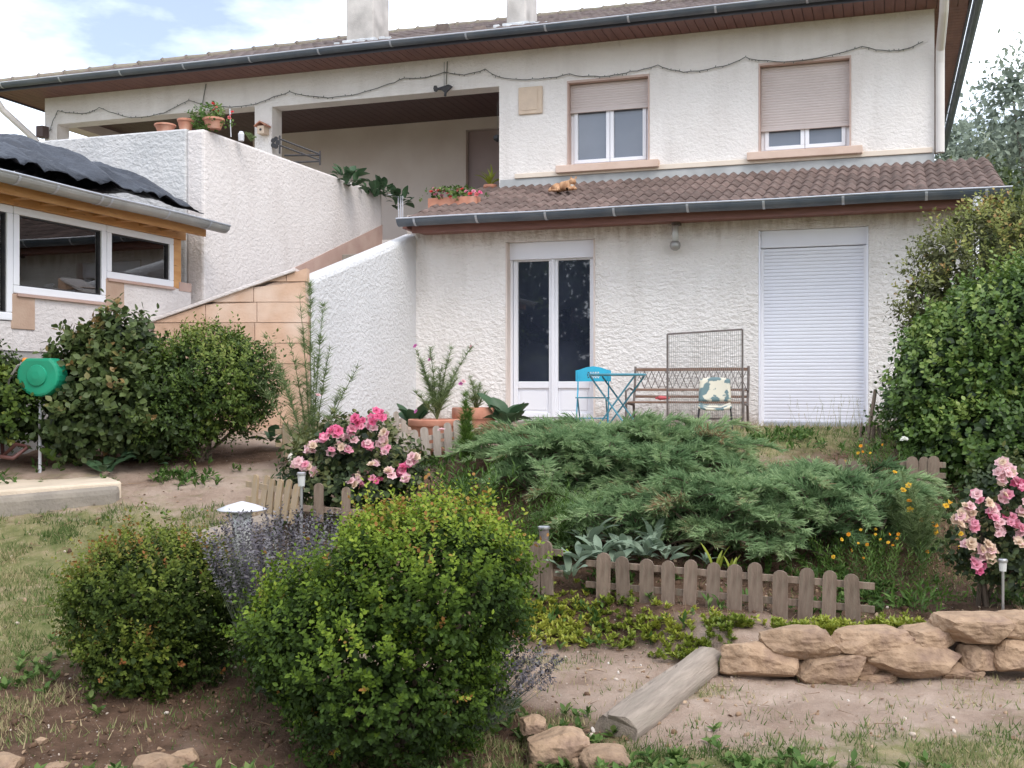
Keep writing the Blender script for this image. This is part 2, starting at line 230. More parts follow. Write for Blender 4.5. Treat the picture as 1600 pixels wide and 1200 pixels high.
# ------------------------------------------------------------------ object helpers
def tag(o, label=None, cat=None, group=None, kind=None):
    if label: o['label'] = label
    if cat: o['category'] = cat
    if group: o['group'] = group
    if kind: o['kind'] = kind
    return o
def empty(name, loc=(0, 0, 0), rz=0.0, label=None, cat=None, group=None):
    o = bpy.data.objects.new(name, None); col.objects.link(o); o.location = loc; o.rotation_euler = (0, 0, rz)
    o.empty_display_size = 0.1
    return tag(o, label, cat, group)
def link(name, me, parent=None, loc=(0, 0, 0), rot=(0, 0, 0), scale=(1, 1, 1)):
    o = bpy.data.objects.new(name, me); col.objects.link(o); o.parent = parent
    o.location = loc; o.rotation_euler = rot; o.scale = scale
    return o
class MB:
    def __init__(s): s.v = []; s.f = []; s.X = Matrix.Identity(4)
    def add(s, vs, fs):
        b = len(s.v); s.v += [tuple(s.X @ Vector(p)) for p in vs]; s.f += [[b+i for i in f] for f in fs]; return s
    def box(s, x0, x1, y0, y1, z0, z1):
        return s.add([(x0, y0, z0), (x1, y0, z0), (x1, y1, z0), (x0, y1, z0), (x0, y0, z1), (x1, y0, z1), (x1, y1, z1), (x0, y1, z1)],
                     [(0, 3, 2, 1), (4, 5, 6, 7), (0, 1, 5, 4), (1, 2, 6, 5), (2, 3, 7, 6), (3, 0, 4, 7)])
    def hexa(s, p): return s.add(p, [(0, 3, 2, 1), (4, 5, 6, 7), (0, 1, 5, 4), (1, 2, 6, 5), (2, 3, 7, 6), (3, 0, 4, 7)])
    def bar(s, a, b, w, h=None):
        """square bar from a to b"""
        a = Vector(a); b = Vector(b); h = h or w; d = (b-a).normalized()
        up = Vector((0, 0, 1)) if abs(d.z) < 0.95 else Vector((0, 1, 0))
        sx = d.cross(up).normalized()*w/2; sz = sx.cross(d).normalized()*h/2
        return s.add([a-sx-sz, a+sx-sz, b+sx-sz, b-sx-sz, a-sx+sz, a+sx+sz, b+sx+sz, b-sx+sz], [(0, 3, 2, 1), (4, 5, 6, 7), (0, 1, 5, 4), (1, 2, 6, 5), (2, 3, 7, 6), (3, 0, 4, 7)])
    def tube(s, pts, r, n=6, cap=True):
        pts = [Vector(p) for p in pts]; rr = r if isinstance(r, (list, tuple)) else [r]*len(pts)
        vs = []; fs = []; prev = None
        for i, p in enumerate(pts):
            d = ((pts[min(i+1, len(pts)-1)]-pts[max(i-1, 0)]) or Vector((0, 0, 1))).normalized()
            if prev is None:
                u = d.cross(Vector((0, 0, 1)));
                if u.length < 0.05: u = d.cross(Vector((0, 1, 0)))
            else: u = prev - d*prev.dot(d)
            u.normalize(); prev = u; q = d.cross(u)
            for k in range(n):
                a = 2*math.pi*k/n; vs.append(p + (u*math.cos(a)+q*math.sin(a))*rr[i])
        for i in range(len(pts)-1):
            for k in range(n):
                fs.append((i*n+k, i*n+(k+1) % n, (i+1)*n+(k+1) % n, (i+1)*n+k))
        if cap: fs.append(tuple(range(n))[::-1]); fs.append(tuple((len(pts)-1)*n+k for k in range(n)))
        return s.add(vs, fs)
    def lathe(s, prof, n=24, c=(0, 0, 0)):
        vs = []; fs = []
        for r, z in prof:
            for k in range(n):
                a = 2*math.pi*k/n; vs.append((c[0]+r*math.cos(a), c[1]+r*math.sin(a), c[2]+z))
        for i in range(len(prof)-1):
            for k in range(n): fs.append((i*n+k, i*n+(k+1) % n, (i+1)*n+(k+1) % n, (i+1)*n+k))
        fs.append(tuple(range(n))[::-1]); fs.append(tuple((len(prof)-1)*n+k for k in range(n)))
        return s.add(vs, fs)
    def prism(s, o2, y0, y1):
        """outline (x,z) extruded along y"""
        n = len(o2)
        vs = [(x, y0, z) for x, z in o2]+[(x, y1, z) for x, z in o2]
        return s.add(vs, [tuple(range(n)), tuple(range(2*n-1, n-1, -1))]+[(i, i+n, (i+1) % n+n, (i+1) % n) for i in range(n)])
    def mesh(s, name, m, smooth=False):
        me = bpy.data.meshes.new(name); me.from_pydata(s.v, [], s.f)
        bm = bmesh.new(); bm.from_mesh(me); bmesh.ops.recalc_face_normals(bm, faces=bm.faces); bm.to_mesh(me); bm.free()
        me.materials.append(m)
        if smooth: me.shade_smooth() if hasattr(me, 'shade_smooth') else None
        return me
    def build(s, name, m, parent=None, smooth=False, bevel=0, **k):
        o = link(name, s.mesh(name, m, smooth), parent, **k)
        if bevel:
            b = o.modifiers.new('bevel', 'BEVEL'); b.width = bevel; b.segments = 2; b.limit_method = 'ANGLE'; b.angle_limit = R(40)
        return o
# value noise for shapes
def vn(x, y, seed=0):
    x = np.asarray(x, float); y = np.asarray(y, float)
    xi = np.floor(x).astype(np.int64); yi = np.floor(y).astype(np.int64); fx = x-xi; fy = y-yi
    fx = fx*fx*(3-2*fx); fy = fy*fy*(3-2*fy)
    def h(a, b):
        n = (a*374761393 + b*668265263 + seed*974634777) & 0x7fffffff
        n = ((n ^ (n >> 13))*1274126177) & 0x7fffffff
        return ((n ^ (n >> 16)) & 0xffff)/65535.0
    return (h(xi, yi)*(1-fx)+h(xi+1, yi)*fx)*(1-fy)+(h(xi, yi+1)*(1-fx)+h(xi+1, yi+1)*fx)*fy
def fbm(x, y, seed=0, o=4):
    t = 0; a = 0.5; s = 0
    for i in range(o):
        t = t+a*vn(x*2**i, y*2**i, seed+i*7); s += a; a *= 0.5
    return t/s
def ss(a, b, x):
    t = np.clip((np.asarray(x, float)-a)/(b-a), 0, 1); return t*t*(3-2*t)

# ------------------------------------------------------------------ where things are
def P(px, py, Y): return Vector(((px-CX)/F*Y, Y, EZ+(HY-py)/F*Y))
TH = R(18.5); ct, st = math.cos(TH), math.sin(TH)
OX, OY = (1185-CX)/F*12.2, 12.2
def hp(px, py, v):
    dx = (px-CX)/F; t = (v+OX*st+OY*ct)/(dx*st+ct)
    return ((t*dx-OX)*ct-(t-OY)*st, EZ+(HY-py)/F*t)
def hw(u, v, z=0): return Vector((OX+u*ct+v*st, OY-u*st+v*ct, z))
def bed_edge(x): return 6.5-0.6*ss(0.5, 1.15, x)
def gz(x, y, rough=True):
    x = np.asarray(x, float); y = np.asarray(y, float)
    Lp = np.interp(y, [0, 4.6, 6, 8, 9, 10, 11, 60], [-1.17, -1.15, -.97, -.44, -.2, -.05, 0, 0])
    e = bed_edge(x); wd = 0.42-0.32*ss(0.9, 1.2, x)
    front = np.interp(y, [0, 4.6, 6.0, 7.0], [-1.17, -1.15, -1.09, -1.06])
    back = np.interp(y, [5.9, 6.9, 7.3, 8.5, 9.2, 60], [-.93, -.87, -.78, -.12, 0, 0])
    t = ss(-0.06, 1, (y-e)/wd); Rp = front*(1-t)+back*t
    b = ss(-1.5, 0.1, x); z = Lp*(1-b)+Rp*b
    if rough:
        near = 1-ss(9.0, 11.5, y)
        z = z+(fbm(x*1.7, y*1.7, 3)-0.5)*0.07*near+(fbm(x*9, y*9, 5, 4)-0.5)*0.040*near+(fbm(x*24, y*24, 8, 2)-0.5)*0.016*near
    return z
def gp(px, py):
    """where the line of sight through a photo pixel meets the ground"""
    dx = (px-CX)/F; dz = (HY-py)/F; Y = 2.5
    while Y < 40:
        if EZ+dz*Y <= float(gz(dx*Y, Y)): break
        Y += 0.01
    return Vector((dx*Y, Y, float(gz(dx*Y, Y))))
def g3(x, y, dz=0): return Vector((x, y, float(gz(x, y))+dz))

# ------------------------------------------------------------------ ground
BL = [  # grassy patches: centre x, y, radii, strength
    (-2.2, 6.3, 1.3, 1.0, 0.8), (-3.0, 7.2, 1.2, .8, .9), (-3.4, 5.6, 1.2, .8, 1.0), (-2.7, 5.2, .7, .35, 1.0), (-4.5, 6.5, 1.5, 2, .9), (-3.0, 5.45, .9, .3, 1.1),
    (0.10, 4.95, .38, .22, 1.0), (0.55, 4.55, .75, .25, 1.1), (1.25, 4.35, .8, .22, .7), (1.9, 4.75, .9, .28, .55), (2.6, 4.5, .9, .5, .8), (3.6, 5, 1, .8, .8), (0.2, 4.2, 2.4, .2, .5),
    (2.3, 9.2, 1.6, .9, .8), (2.6, 10.6, 1.8, .9, .5), (4.0, 8.5, 1.5, 1.5, .7), (-.2, 6.1, .5, .15, .5), (.85, 5.6, .3, .1, .4), (-1.7, 8.6, .5, .3, .3)]
def gmask(x, y):
    m = np.zeros_like(np.asarray(x, float))
    for a, b, rx, ry, s in BL: m = np.maximum(m, s*np.exp(-(((x-a)/rx)**2+((y-b)/ry)**2)))
    far = ss(12, 16, y)+ss(5, 7, np.abs(x))+ss(3.6, 2.6, y)
    return np.clip(np.maximum(m, far*0.8), 0, 1)
def grad(a, b, s): return list(np.arange(a, b, s))
xs = sorted([-400, -200, -100, -50, -25, -15, -11, -9, -7.5, -6.6, -5.8]+grad(-5.2, 5.21, .033)+[5.8, 6.6, 7.5, 9, 11, 15, 25, 50, 100, 200, 400])
ys = sorted([-400, -200, -80, -30, -10, -3, 0, 1.5, 2.5, 3.1]+grad(3.5, 9.5, .033)+grad(9.5, 14, .25)+[14.5, 16, 20, 30, 60, 120, 300, 600])
XX, YY = np.meshgrid(xs, ys); ZZ = gz(XX, YY)
nx, ny = len(xs), len(ys)
me = bpy.data.meshes.new('ground'); vv = np.stack([XX, YY, ZZ], -1).reshape(-1, 3)
idx = np.arange(nx*ny).reshape(ny, nx)
ff = np.stack([idx[:-1, :-1], idx[:-1, 1:], idx[1:, 1:], idx[1:, :-1]], -1).reshape(-1, 4)
def fast_mesh(name, v, f, mats, tint=None, smooth=False, pt=None):
    me = bpy.data.meshes.new(name); k = f.shape[1]
    me.vertices.add(len(v)); me.vertices.foreach_set('co', np.ascontiguousarray(v, np.float32).ravel())
    me.loops.add(f.size); me.loops.foreach_set('vertex_index', np.ascontiguousarray(f, np.int32).ravel())
    me.polygons.add(len(f)); me.polygons.foreach_set('loop_start', np.arange(0, f.size, k, dtype=np.int32))
    try: me.polygons.foreach_set('loop_total', np.full(len(f), k, np.int32))
    except Exception: pass
    if smooth: me.polygons.foreach_set('use_smooth', np.ones(len(f), bool))
    for m in (mats if isinstance(mats, list) else [mats]): me.materials.append(m)
    if tint is not None:
        a = me.attributes.new('tint', 'FLOAT', 'FACE'); a.data.foreach_set('value', np.ascontiguousarray(tint, np.float32))
    if pt:
        for nm, arr in pt.items():
            a = me.attributes.new(nm, 'FLOAT', 'POINT'); a.data.foreach_set('value', np.ascontiguousarray(arr, np.float32).ravel())
    me.update(calc_edges=True); me.validate(); return me
gm = bpy.data.materials.new('garden_earth'); gm.use_nodes = True
t_ = gm.node_tree; n_ = t_.nodes; l_ = t_.links; b_ = n_['Principled BSDF']; b_.inputs['Roughness'].default_value = 0.97; b_.inputs['Specular IOR Level'].default_value = 0.1
def noi(sc_, det=6, rgh=0.6):
    a = n_.new('ShaderNodeTexNoise'); a.inputs['Scale'].default_value = sc_; a.inputs['Detail'].default_value = det; a.inputs['Roughness'].default_value = rgh
    l_.new(gco.outputs['Object'], a.inputs['Vector']); return a
def rmp(src, stops):
    r = n_.new('ShaderNodeValToRGB'); e = r.color_ramp.elements; e[0].position = stops[0][0]; e[0].color = tuple(stops[0][1])+(1,); e[1].position = stops[-1][0]; e[1].color = tuple(stops[-1][1])+(1,)
    for p, c in stops[1:-1]:
        q = e.new(p); q.color = tuple(c)+(1,)
    l_.new(src, r.inputs['Fac']); return r.outputs['Color']
def mixc(f, a, b):
    m = n_.new('ShaderNodeMix'); m.data_type = 'RGBA'; l_.new(f, m.inputs[0]); l_.new(a, m.inputs[6]); l_.new(b, m.inputs[7]); return m.outputs[2]
gco = n_.new('ShaderNodeTexCoord')
dirt = rmp(noi(3.0, 9, .65).outputs['Fac'], [(0.3, (0.25, 0.175, 0.13)), (0.5, (0.36, 0.27, 0.21)), (0.7, (0.46, 0.36, 0.29))])
soil = rmp(noi(12, 8).outputs['Fac'], [(0.3, (0.075, 0.046, 0.03)), (0.7, (0.17, 0.105, 0.072))])
turf = rmp(noi(7, 8).outputs['Fac'], [(0.3, (0.10, 0.12, 0.04)), (0.5, (0.20, 0.19, 0.085)), (0.7, (0.32, 0.26, 0.15))])
def att(nm):
    a = n_.new('ShaderNodeAttribute'); a.attribute_name = nm; return a.outputs['Fac']
def pert(f, sc_, amt):
    nn = noi(sc_, 6); a = n_.new('ShaderNodeMath'); a.operation = 'MULTIPLY_ADD'; l_.new(nn.outputs['Fac'], a.inputs[0]); a.inputs[1].default_value = amt; l_.new(f, a.inputs[2])
    s = n_.new('ShaderNodeMapRange'); l_.new(a.outputs[0], s.inputs['Value']); s.inputs['From Min'].default_value = 0.35+amt*.5-.2; s.inputs['From Max'].default_value = 0.65+amt*.5-.1; return s.outputs['Result']
c_ = mixc(pert(att('turf'), 9, 1.1), dirt, turf); c_ = mixc(pert(att('soil'), 6, .6), c_, soil)
speck = rmp(noi(70, 3).outputs['Fac'], [(0.66, (0, 0, 0)), (0.72, (1, 1, 1))])
pale = n_.new('ShaderNodeRGB'); pale.outputs[0].default_value = (0.50, 0.44, 0.38, 1)
c_ = mixc(speck, c_, pale.outputs[0]); l_.new(c_, b_.inputs['Base Color'])
bp_ = n_.new('ShaderNodeBump'); bp_.inputs['Distance'].default_value = 0.02; bp_.inputs['Strength'].default_value = 0.9; l_.new(noi(45, 8, .7).outputs['Fac'], bp_.inputs['Height']); l_.new(bp_.outputs['Normal'], b_.inputs['Normal'])
def soilmask(x, y):
    m = np.zeros_like(np.asarray(x, float))
    for a, b, rx, ry, s in [(-.6, 4.9, .9, .7, 1), (-1.8, 5.3, .75, .55, 1), (-2.2, 4.6, 1.2, .5, 1), (1.6, 7.0, 2.6, .65, 1), (-1, 7.6, .8, .6, .9), (-3, 9.3, 1.3, .4, .9), (0.4, 8, 1.6, .8, .9), (3.2, 7.6, 1.2, 1.2, 1)]:
        m = np.maximum(m, s*np.exp(-(((x-a)/rx)**2+((y-b)/ry)**2)))
    return np.clip(m*1.25*(0.55+0.9*fbm(x*4, y*4, 31)), 0, 1)
GM = gmask(XX, YY); SM = soilmask(XX, YY)
tag(link('ground', fast_mesh('ground', vv, ff, gm, smooth=True, pt={'turf': GM, 'soil': SM})), 'sloping garden ground of bare earth and patchy turf', None, None, 'structure')
# ------------------------------------------------------------------ the house
def wall_holes(mb, u0, u1, z0, z1, holes, v0, v1):
    """wall from v0 (front) to v1 with rectangular openings (u0,u1,z0,z1): faces and reveals"""
    us = sorted({u0, u1, *[h[0] for h in holes], *[h[1] for h in holes]}); zs = sorted({z0, z1, *[h[2] for h in holes], *[h[3] for h in holes]})
    us = [u for u in us if u0 <= u <= u1]; zs = [z for z in zs if z0 <= z <= z1]
    solid = lambda a, b: 0 <= a < len(us)-1 and 0 <= b < len(zs)-1 and not any(h[0] <= (us[a]+us[a+1])/2 <= h[1] and h[2] <= (zs[b]+zs[b+1])/2 <= h[3] for h in holes)
    for a in range(len(us)-1):
        for b in range(len(zs)-1):
            if not solid(a, b): continue
            A, B, C, D = us[a], us[a+1], zs[b], zs[b+1]
            mb.add([(A, v0, C), (B, v0, C), (B, v0, D), (A, v0, D)], [(0, 1, 2, 3)]); mb.add([(A, v1, C), (B, v1, C), (B, v1, D), (A, v1, D)], [(3, 2, 1, 0)])
            if not solid(a-1, b): mb.add([(A, v0, C), (A, v1, C), (A, v1, D), (A, v0, D)], [(3, 2, 1, 0)])
            if not solid(a+1, b): mb.add([(B, v0, C), (B, v1, C), (B, v1, D), (B, v0, D)], [(0, 1, 2, 3)])
            if not solid(a, b-1): mb.add([(A, v0, C), (B, v0, C), (B, v1, C), (A, v1, C)], [(3, 2, 1, 0)])
            if not solid(a, b+1): mb.add([(A, v0, D), (B, v0, D), (B, v1, D), (A, v1, D)], [(0, 1, 2, 3)])
HL = (OX, OY, 0)
house = empty('house', HL, -TH, 'two storey cream rendered house with brown tiled roofs, loggia and rolling shutters', 'house')
def part(mb, name, m, parent=house, **k): return mb.build(name, m, parent, **k)
V1 = 1.6
uL = hp(672, 500, 0)[0]-0.3; uR = hp(1512, 500, 0)[0]
FD = (hp(790, 500, 0)[0], hp(930, 500, 0)[0], 0.03, hp(860, 375, 0)[1])       # french door opening
GD = (hp(1185, 500, 0)[0], hp(1357, 500, 0)[0], -0.02, hp(1270, 356, 0)[1])    # shuttered opening
WT = 2.50
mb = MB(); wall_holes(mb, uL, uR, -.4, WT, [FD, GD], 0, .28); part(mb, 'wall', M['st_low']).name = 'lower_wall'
# side walls of the lower part and floor slab
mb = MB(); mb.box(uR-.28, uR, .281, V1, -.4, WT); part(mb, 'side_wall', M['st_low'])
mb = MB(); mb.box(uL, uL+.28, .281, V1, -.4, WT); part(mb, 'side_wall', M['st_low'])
U0 = hp(70, 160, V1)[0]; U1 = hp(1460, 100, V1)[0]; ZS = 4.86
w1 = (hp(886, 200, V1)[0], hp(1015, 200, V1)[0], hp(950, 257, V1)[1], hp(950, 121, V1)[1])
w2 = (hp(1185, 200, V1)[0], hp(1330, 200, V1)[0], hp(1257, 236, V1)[1], hp(1257, 93, V1)[1])
lgA = (hp(425, 200, V1)[0], hp(780, 200, V1)[0], 2.45, hp(600, 151, V1)[1])
lgB = (hp(89, 200, V1)[0], hp(398, 200, V1)[0], 2.45, hp(300, 175, V1)[1])
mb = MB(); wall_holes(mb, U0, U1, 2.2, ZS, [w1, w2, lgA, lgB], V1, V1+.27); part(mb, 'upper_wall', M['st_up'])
LD = V1+2.3
mb = MB()
ub = lgA[1]+.02
wall_holes(mb, hp(395, 200, LD)[0], ub, 2.2, ZS, [(hp(728, 250, LD)[0], hp(728, 250, LD)[0]+.95, 2.45, hp(728, 203, LD)[1])], LD, LD+.2); part(mb, 'loggia_back_wall', M['smooth'])
mb = MB(); mb.box(ub, ub+.2, V1+.271, 9.7, 2.2, ZS); part(mb, 'loggia_side_wall', M['smooth'])
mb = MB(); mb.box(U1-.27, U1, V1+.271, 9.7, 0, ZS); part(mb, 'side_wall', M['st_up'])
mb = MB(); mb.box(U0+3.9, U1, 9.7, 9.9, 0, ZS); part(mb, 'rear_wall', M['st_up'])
mb = MB(); mb.box(U0+.02, ub+.2, V1+.02, 9.6, 2.2, 2.44); part(mb, 'loggia_floor', M['concrete'])
lc = lgA[3]+.20
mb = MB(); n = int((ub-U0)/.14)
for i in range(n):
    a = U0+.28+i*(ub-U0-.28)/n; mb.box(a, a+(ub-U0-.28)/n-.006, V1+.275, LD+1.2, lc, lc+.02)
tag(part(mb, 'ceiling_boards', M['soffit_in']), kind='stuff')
# loggia left end: corner pier, beam and far pier with the sky between
mb = MB(); mb.box(U0, U0+.27, V1+.271, LD+1.2, lgB[3]+.03, ZS-.01); part(mb, 'lintel', M['smooth'])
mb = MB(); mb.box(U0, U0+.3, LD+1.2, LD+1.5, 2.44, ZS-.01); part(mb, 'pier', M['smooth'])
mb = MB(); mb.box(U0+.301, hp(395, 200, LD)[0], LD+1.2, LD+1.45, lgB[3]-.30, ZS-.02); part(mb, 'lintel', M['smooth'])
mb = MB(); mb.box(hp(395, 200, LD)[0]-.02, hp(395, 200, LD)[0]+.2, LD+.201, LD+1.45, 2.44, ZS-.02); part(mb, 'pier', M['smooth'])
# door in the loggia
du = hp(728, 250, LD)[0]; dz = hp(728, 203, LD)[1]
mb = MB(); mb.box(du+.01, du+.94, LD+.09, LD+.13, 2.45, dz-.01); dd = part(mb, 'door', mat('grey_pink_door', (0.33, 0.25, 0.24), 0.5, (0.38, 0.29, 0.28), 2))
mb = MB(); mb.box(du+.07, du+.10, LD+.03, LD+.09, 3.45, 3.48); mb.build('handle', M['zinc_new'], dd)

# ---- windows
def frame_bars(mb, u0, u1, z0, z1, v0, v1, w):
    mb.box(u0, u1, v0, v1, z0, z0+w); mb.box(u0, u1, v0, v1, z1-w, z1); mb.box(u0, u0+w, v0, v1, z0+w, z1-w); mb.box(u1-w, u1, v0, v1, z0+w, z1-w)
def casement_window(o, drop, lab):
    u0, u1, z0, z1 = o; vf = V1+.13
    r = empty('window'); r.parent = house; r['label'] = lab
    mb = MB(); e = .008     # painted reveals
    mb.box(u0+.001, u0+.02, V1-e, vf, z0, z1); mb.box(u1-.02, u1-.001, V1-e, vf, z0, z1); mb.box(u0+.02, u1-.02, V1-e, vf, z1-.03, z1-.001); mb.build('reveal', M['trimside'], r)
    mb = MB(); mb.box(u0-.13, u1+.13, V1-.10, V1+.13, z0-.085, z0+.01); mb.build('sill', M['trim'], r, bevel=.008)
    mb = MB(); frame_bars(mb, u0+.02, u1-.02, z0+.011, z1-.03, vf, vf+.07, .045); mb.build('frame', M['white_pvc'], r, bevel=.004)
    um = (u0+u1)/2
    for a, b in ((u0+.066, um-.003), (um+.003, u1-.066)):
        mb = MB(); frame_bars(mb, a, b, z0+.057, z1-.076, vf-.02, vf+.04, .048); mb.build('sash', M['white_pvc'], r, bevel=.005)
        mb = MB(); mb.box(a+.048, b-.048, vf+.01, vf+.03, z0+.105, z1-.124); mb.build('pane', M['glass_up'], r)
    mb = MB(); zb = z1-.03-drop; zt = z1-.035; k = int((zt-zb)/.032)
    for i in range(k):
        a = zb+i*(zt-zb)/k; h = (zt-zb)/k
        mb.prism([(0, 0), (.004, .003), (.006, h*.5), (.004, h-.005), (.002, h-.002), (0, h)], 0, 1)
        base = len(mb.v)-12
        for q in range(12):
            x, y, z = mb.v[base+q]; mb.v[base+q] = (u0+.024+(u1-u0-.048)*y, vf-.035-x, a+z)
    tag(mb.build('shutter_slats', M['shut_beige'], r), kind='stuff')
    mb = MB(); mb.box(u0+.022, u1-.022, vf-.055, vf-.022, zb-.035, zb-.001); mb.build('shutter_rail', M['shut_beige'], r, bevel=.004)
    return r
casement_window(w1, .34, 'window with its beige shutter a third down')
casement_window(w2, .76, 'window with its beige shutter more than half down')
# ---- french door
u0, u1, z0, z1 = FD; fd = empty('french_door'); fd.parent = house
vf = .17
mb = MB(); mb.box(u0+.015, u1-.015, vf-.075, vf-.046, z1-.205, z1-.002); mb.build('shutter_box', M['shut_white'], fd, bevel=.006)
mb = MB(); mb.box(u0+.002, u0+.02, -.004, vf+.1, z0, z1-.01); mb.box(u1-.02, u1-.002, -.004, vf+.1, z0, z1-.01); mb.build('reveal', M['smooth'], fd)
mb = MB(); mb.box(u0+.02, u0+.045, vf-.05, vf-.002, z0, z1-.2); mb.build('shutter_guide', M['white_pvc'], fd); mb = MB(); mb.box(u1-.045, u1-.02, vf-.05, vf-.002, z0, z1-.2); mb.build('shutter_guide', M['white_pvc'], fd)
mb = MB(); frame_bars(mb, u0+.021, u1-.021, z0, z1-.13, vf, vf+.07, .035); mb.build('frame', M['white_pvc'], fd, bevel=.004)
um = (u0+u1)/2; zp = z0+.43
for a, b in ((u0+.050, um-.003), (um+.003, u1-.050)):
    mb = MB(); frame_bars(mb, a, b, z0+.040, z1-.17, vf-.025, vf+.04, .052); mb.box(a+.052, b-.052, vf-.024, vf+.039, zp-.05, zp+.03); mb.build('sash', M['white_pvc'], fd, bevel=.005)
    mb = MB(); mb.box(a+.052, b-.052, vf+.005, vf+.02, zp+.03, z1-.222); mb.build('pane', M['glass_dark'], fd)
    mb = MB(); mb.box(a+.052, b-.052, vf+.002, vf+.02, z0+.092, zp-.05); mb.box(a+.085, b-.085, vf-.006, vf+.002, z0+.125, zp-.08); mb.build('lower_panel', M['white_pvc'], fd, bevel=.004)
mb = MB(); mb.box(um-.02, um+.02, vf-.045, vf-.026, z0+.042, z1-.205); mb.build('meeting_strip', M['white_pvc'], fd, bevel=.006)
mb = MB(); mb.box(u0-.05, u1+.05, -.12, .12, -.06, z0-.002); mb.build('threshold', M['concrete'], fd, bevel=.01)
# ---- big rolling shutter
u0, u1, z0, z1 = GD; gd = empty('shuttered_door'); gd.parent = house
mb = MB(); mb.box(u0+.02, u1-.02, .06, .20, z1-.19, z1-.002); mb.build('shutter_box', M['shut_white'], gd, bevel=.006)
mb = MB(); mb.box(u0+.002, u0+.02, -.004, .2, z0, z1-.01); mb.box(u1-.02, u1-.002, -.004, .2, z0, z1-.01); mb.build('reveal', M['shut_white'], gd)
mb = MB(); mb.box(u0+.021, u0+.05, .06, .12, z0, z1-.2); mb.build('shutter_guide', M['white_pvc'], gd); mb = MB(); mb.box(u1-.05, u1-.021, .06, .12, z0, z1-.2); mb.build('shutter_guide', M['white_pvc'], gd)
mb = MB(); k = 50; h = (z1-.195-z0-.06)/k
for i in range(k):
    a = z0+.06+i*h; o2 = [(0, 0), (.003, .002), (.005, h*.3), (.005, h*.7), (.003, h-.004), (0, h-.002)]
    b = len(mb.v); mb.prism(o2, 0, 1)
    for q in range(b, b+12):
        x, y, z = mb.v[q]; mb.v[q] = (u0+.05+(u1-u0-.1)*y, .10-x, a+z)
tag(mb.build('shutter_slats', M['shut_white'], gd), kind='stuff')
mb = MB(); mb.box(u0+.04, u1-.04, .075, .11, z0+.005, z0+.058); mb.build('shutter_rail', M['zinc_rim'], gd, bevel=.004)
# ---- lower roof: every tile a sub-part
gv = -.45; za = hp(1100, 319, gv)[1]; zb = za+(V1-gv)*math.tan(R(18.5))
ru0 = hp(634, 330, gv)[0]; ru1 = hp(1572, 290, gv)[0]
lr = empty('lower_roof'); lr.parent = house
sl = math.hypot(V1-gv, zb-za); ang = math.atan2(zb-za, V1-gv)
def tile_mesh(name, w, l, m, waves=2, amp=.019):
    mb = MB(); n = waves*6; vs = []; fs = []
    for j, (y, up) in enumerate(((0, -.014), (0.0, .009), (l, 0.002))):
        for i in range(n+1):
            x = w*i/n; z = amp*(0.5-0.5*math.cos(2*math.pi*waves*i/n))**0.8*2-amp; vs.append((x, y, z+up))
    for j in range(2):
        for i in range(n): b = j*(n+1)+i; fs.append((b, b+1, b+n+2, b+n+1))
    mb.add(vs, fs); me = mb.mesh(name, m); me.polygons.foreach_set('use_smooth', [i >= n for i in range(2*n)]); return me
nc = 27; cwid = (ru1-ru0)/nc; nr = 6; rl = (sl+.02)/nr
tm = tile_mesh('roof_tile', cwid+.004, rl+.05, M['tile'])
mb = MB(); mb.hexa([(ru0+.02, gv+.05, za-.04), (ru1-.02, gv+.05, za-.04), (ru1-.02, V1, zb-.06), (ru0+.02, V1, zb-.06), (ru0+.02, gv+.05, za-.01), (ru1-.02, gv+.05, za-.01), (ru1-.02, V1, zb-.03), (ru0+.02, V1, zb-.03)]); mb.build('roof_deck', M['soffit'], lr)
for r_ in range(nr):
    for c in range(nc):
        d = r_*rl-.04
        link('roof_tile', tm, lr, (ru0+c*cwid, gv+d*math.cos(ang), za+.018+d*math.sin(ang)+random.uniform(-.003, .003)), (ang+random.uniform(-.008, .008)-.012, random.uniform(-.012, .012), random.uniform(-.012, .012)))
mb = MB(); mb.hexa([(ub, V1-.03, zb-.02), (U1, V1-.03, zb-.02), (U1, V1-.002, zb-.02), (ub, V1-.002, zb-.02), (ub, V1-.012, zb+.11), (U1, V1-.012, zb+.11), (U1, V1-.002, zb+.11), (ub, V1-.002, zb+.11)]); mb.build('flashing', M['zinc_new'], lr)
mb = MB(); mb.box(hp(805, 290, V1)[0], U1-.02, V1-.035, V1-.001, zb+.112, zb+.175); mb.build('wall_strip', mat('ivory_strip', (0.76, 0.66, 0.55), 0.8, (0.70, 0.60, 0.50), 4), lr, bevel=.006)
mb = MB(); mb.box(ru0+.05, ru1-.05, gv+.06, gv+.09, za-.15, za-.045); mb.build('fascia_board', M['fascia'], lr)
mb = MB(); k = 18
for i in range(k): a = uL+.1+i*(uR-uL)/k; mb.box(a, a+.06, gv+.091, -.002, za-.09, za-.01)
tag(mb.build('rafter_ends', M['fascia'], lr), kind='stuff')
mb = MB(); mb.box(ru0+.05, ru1-.05, gv+.092, -.003, za-.125, za-.095); mb.build('eaves_board', M['fascia'], lr)
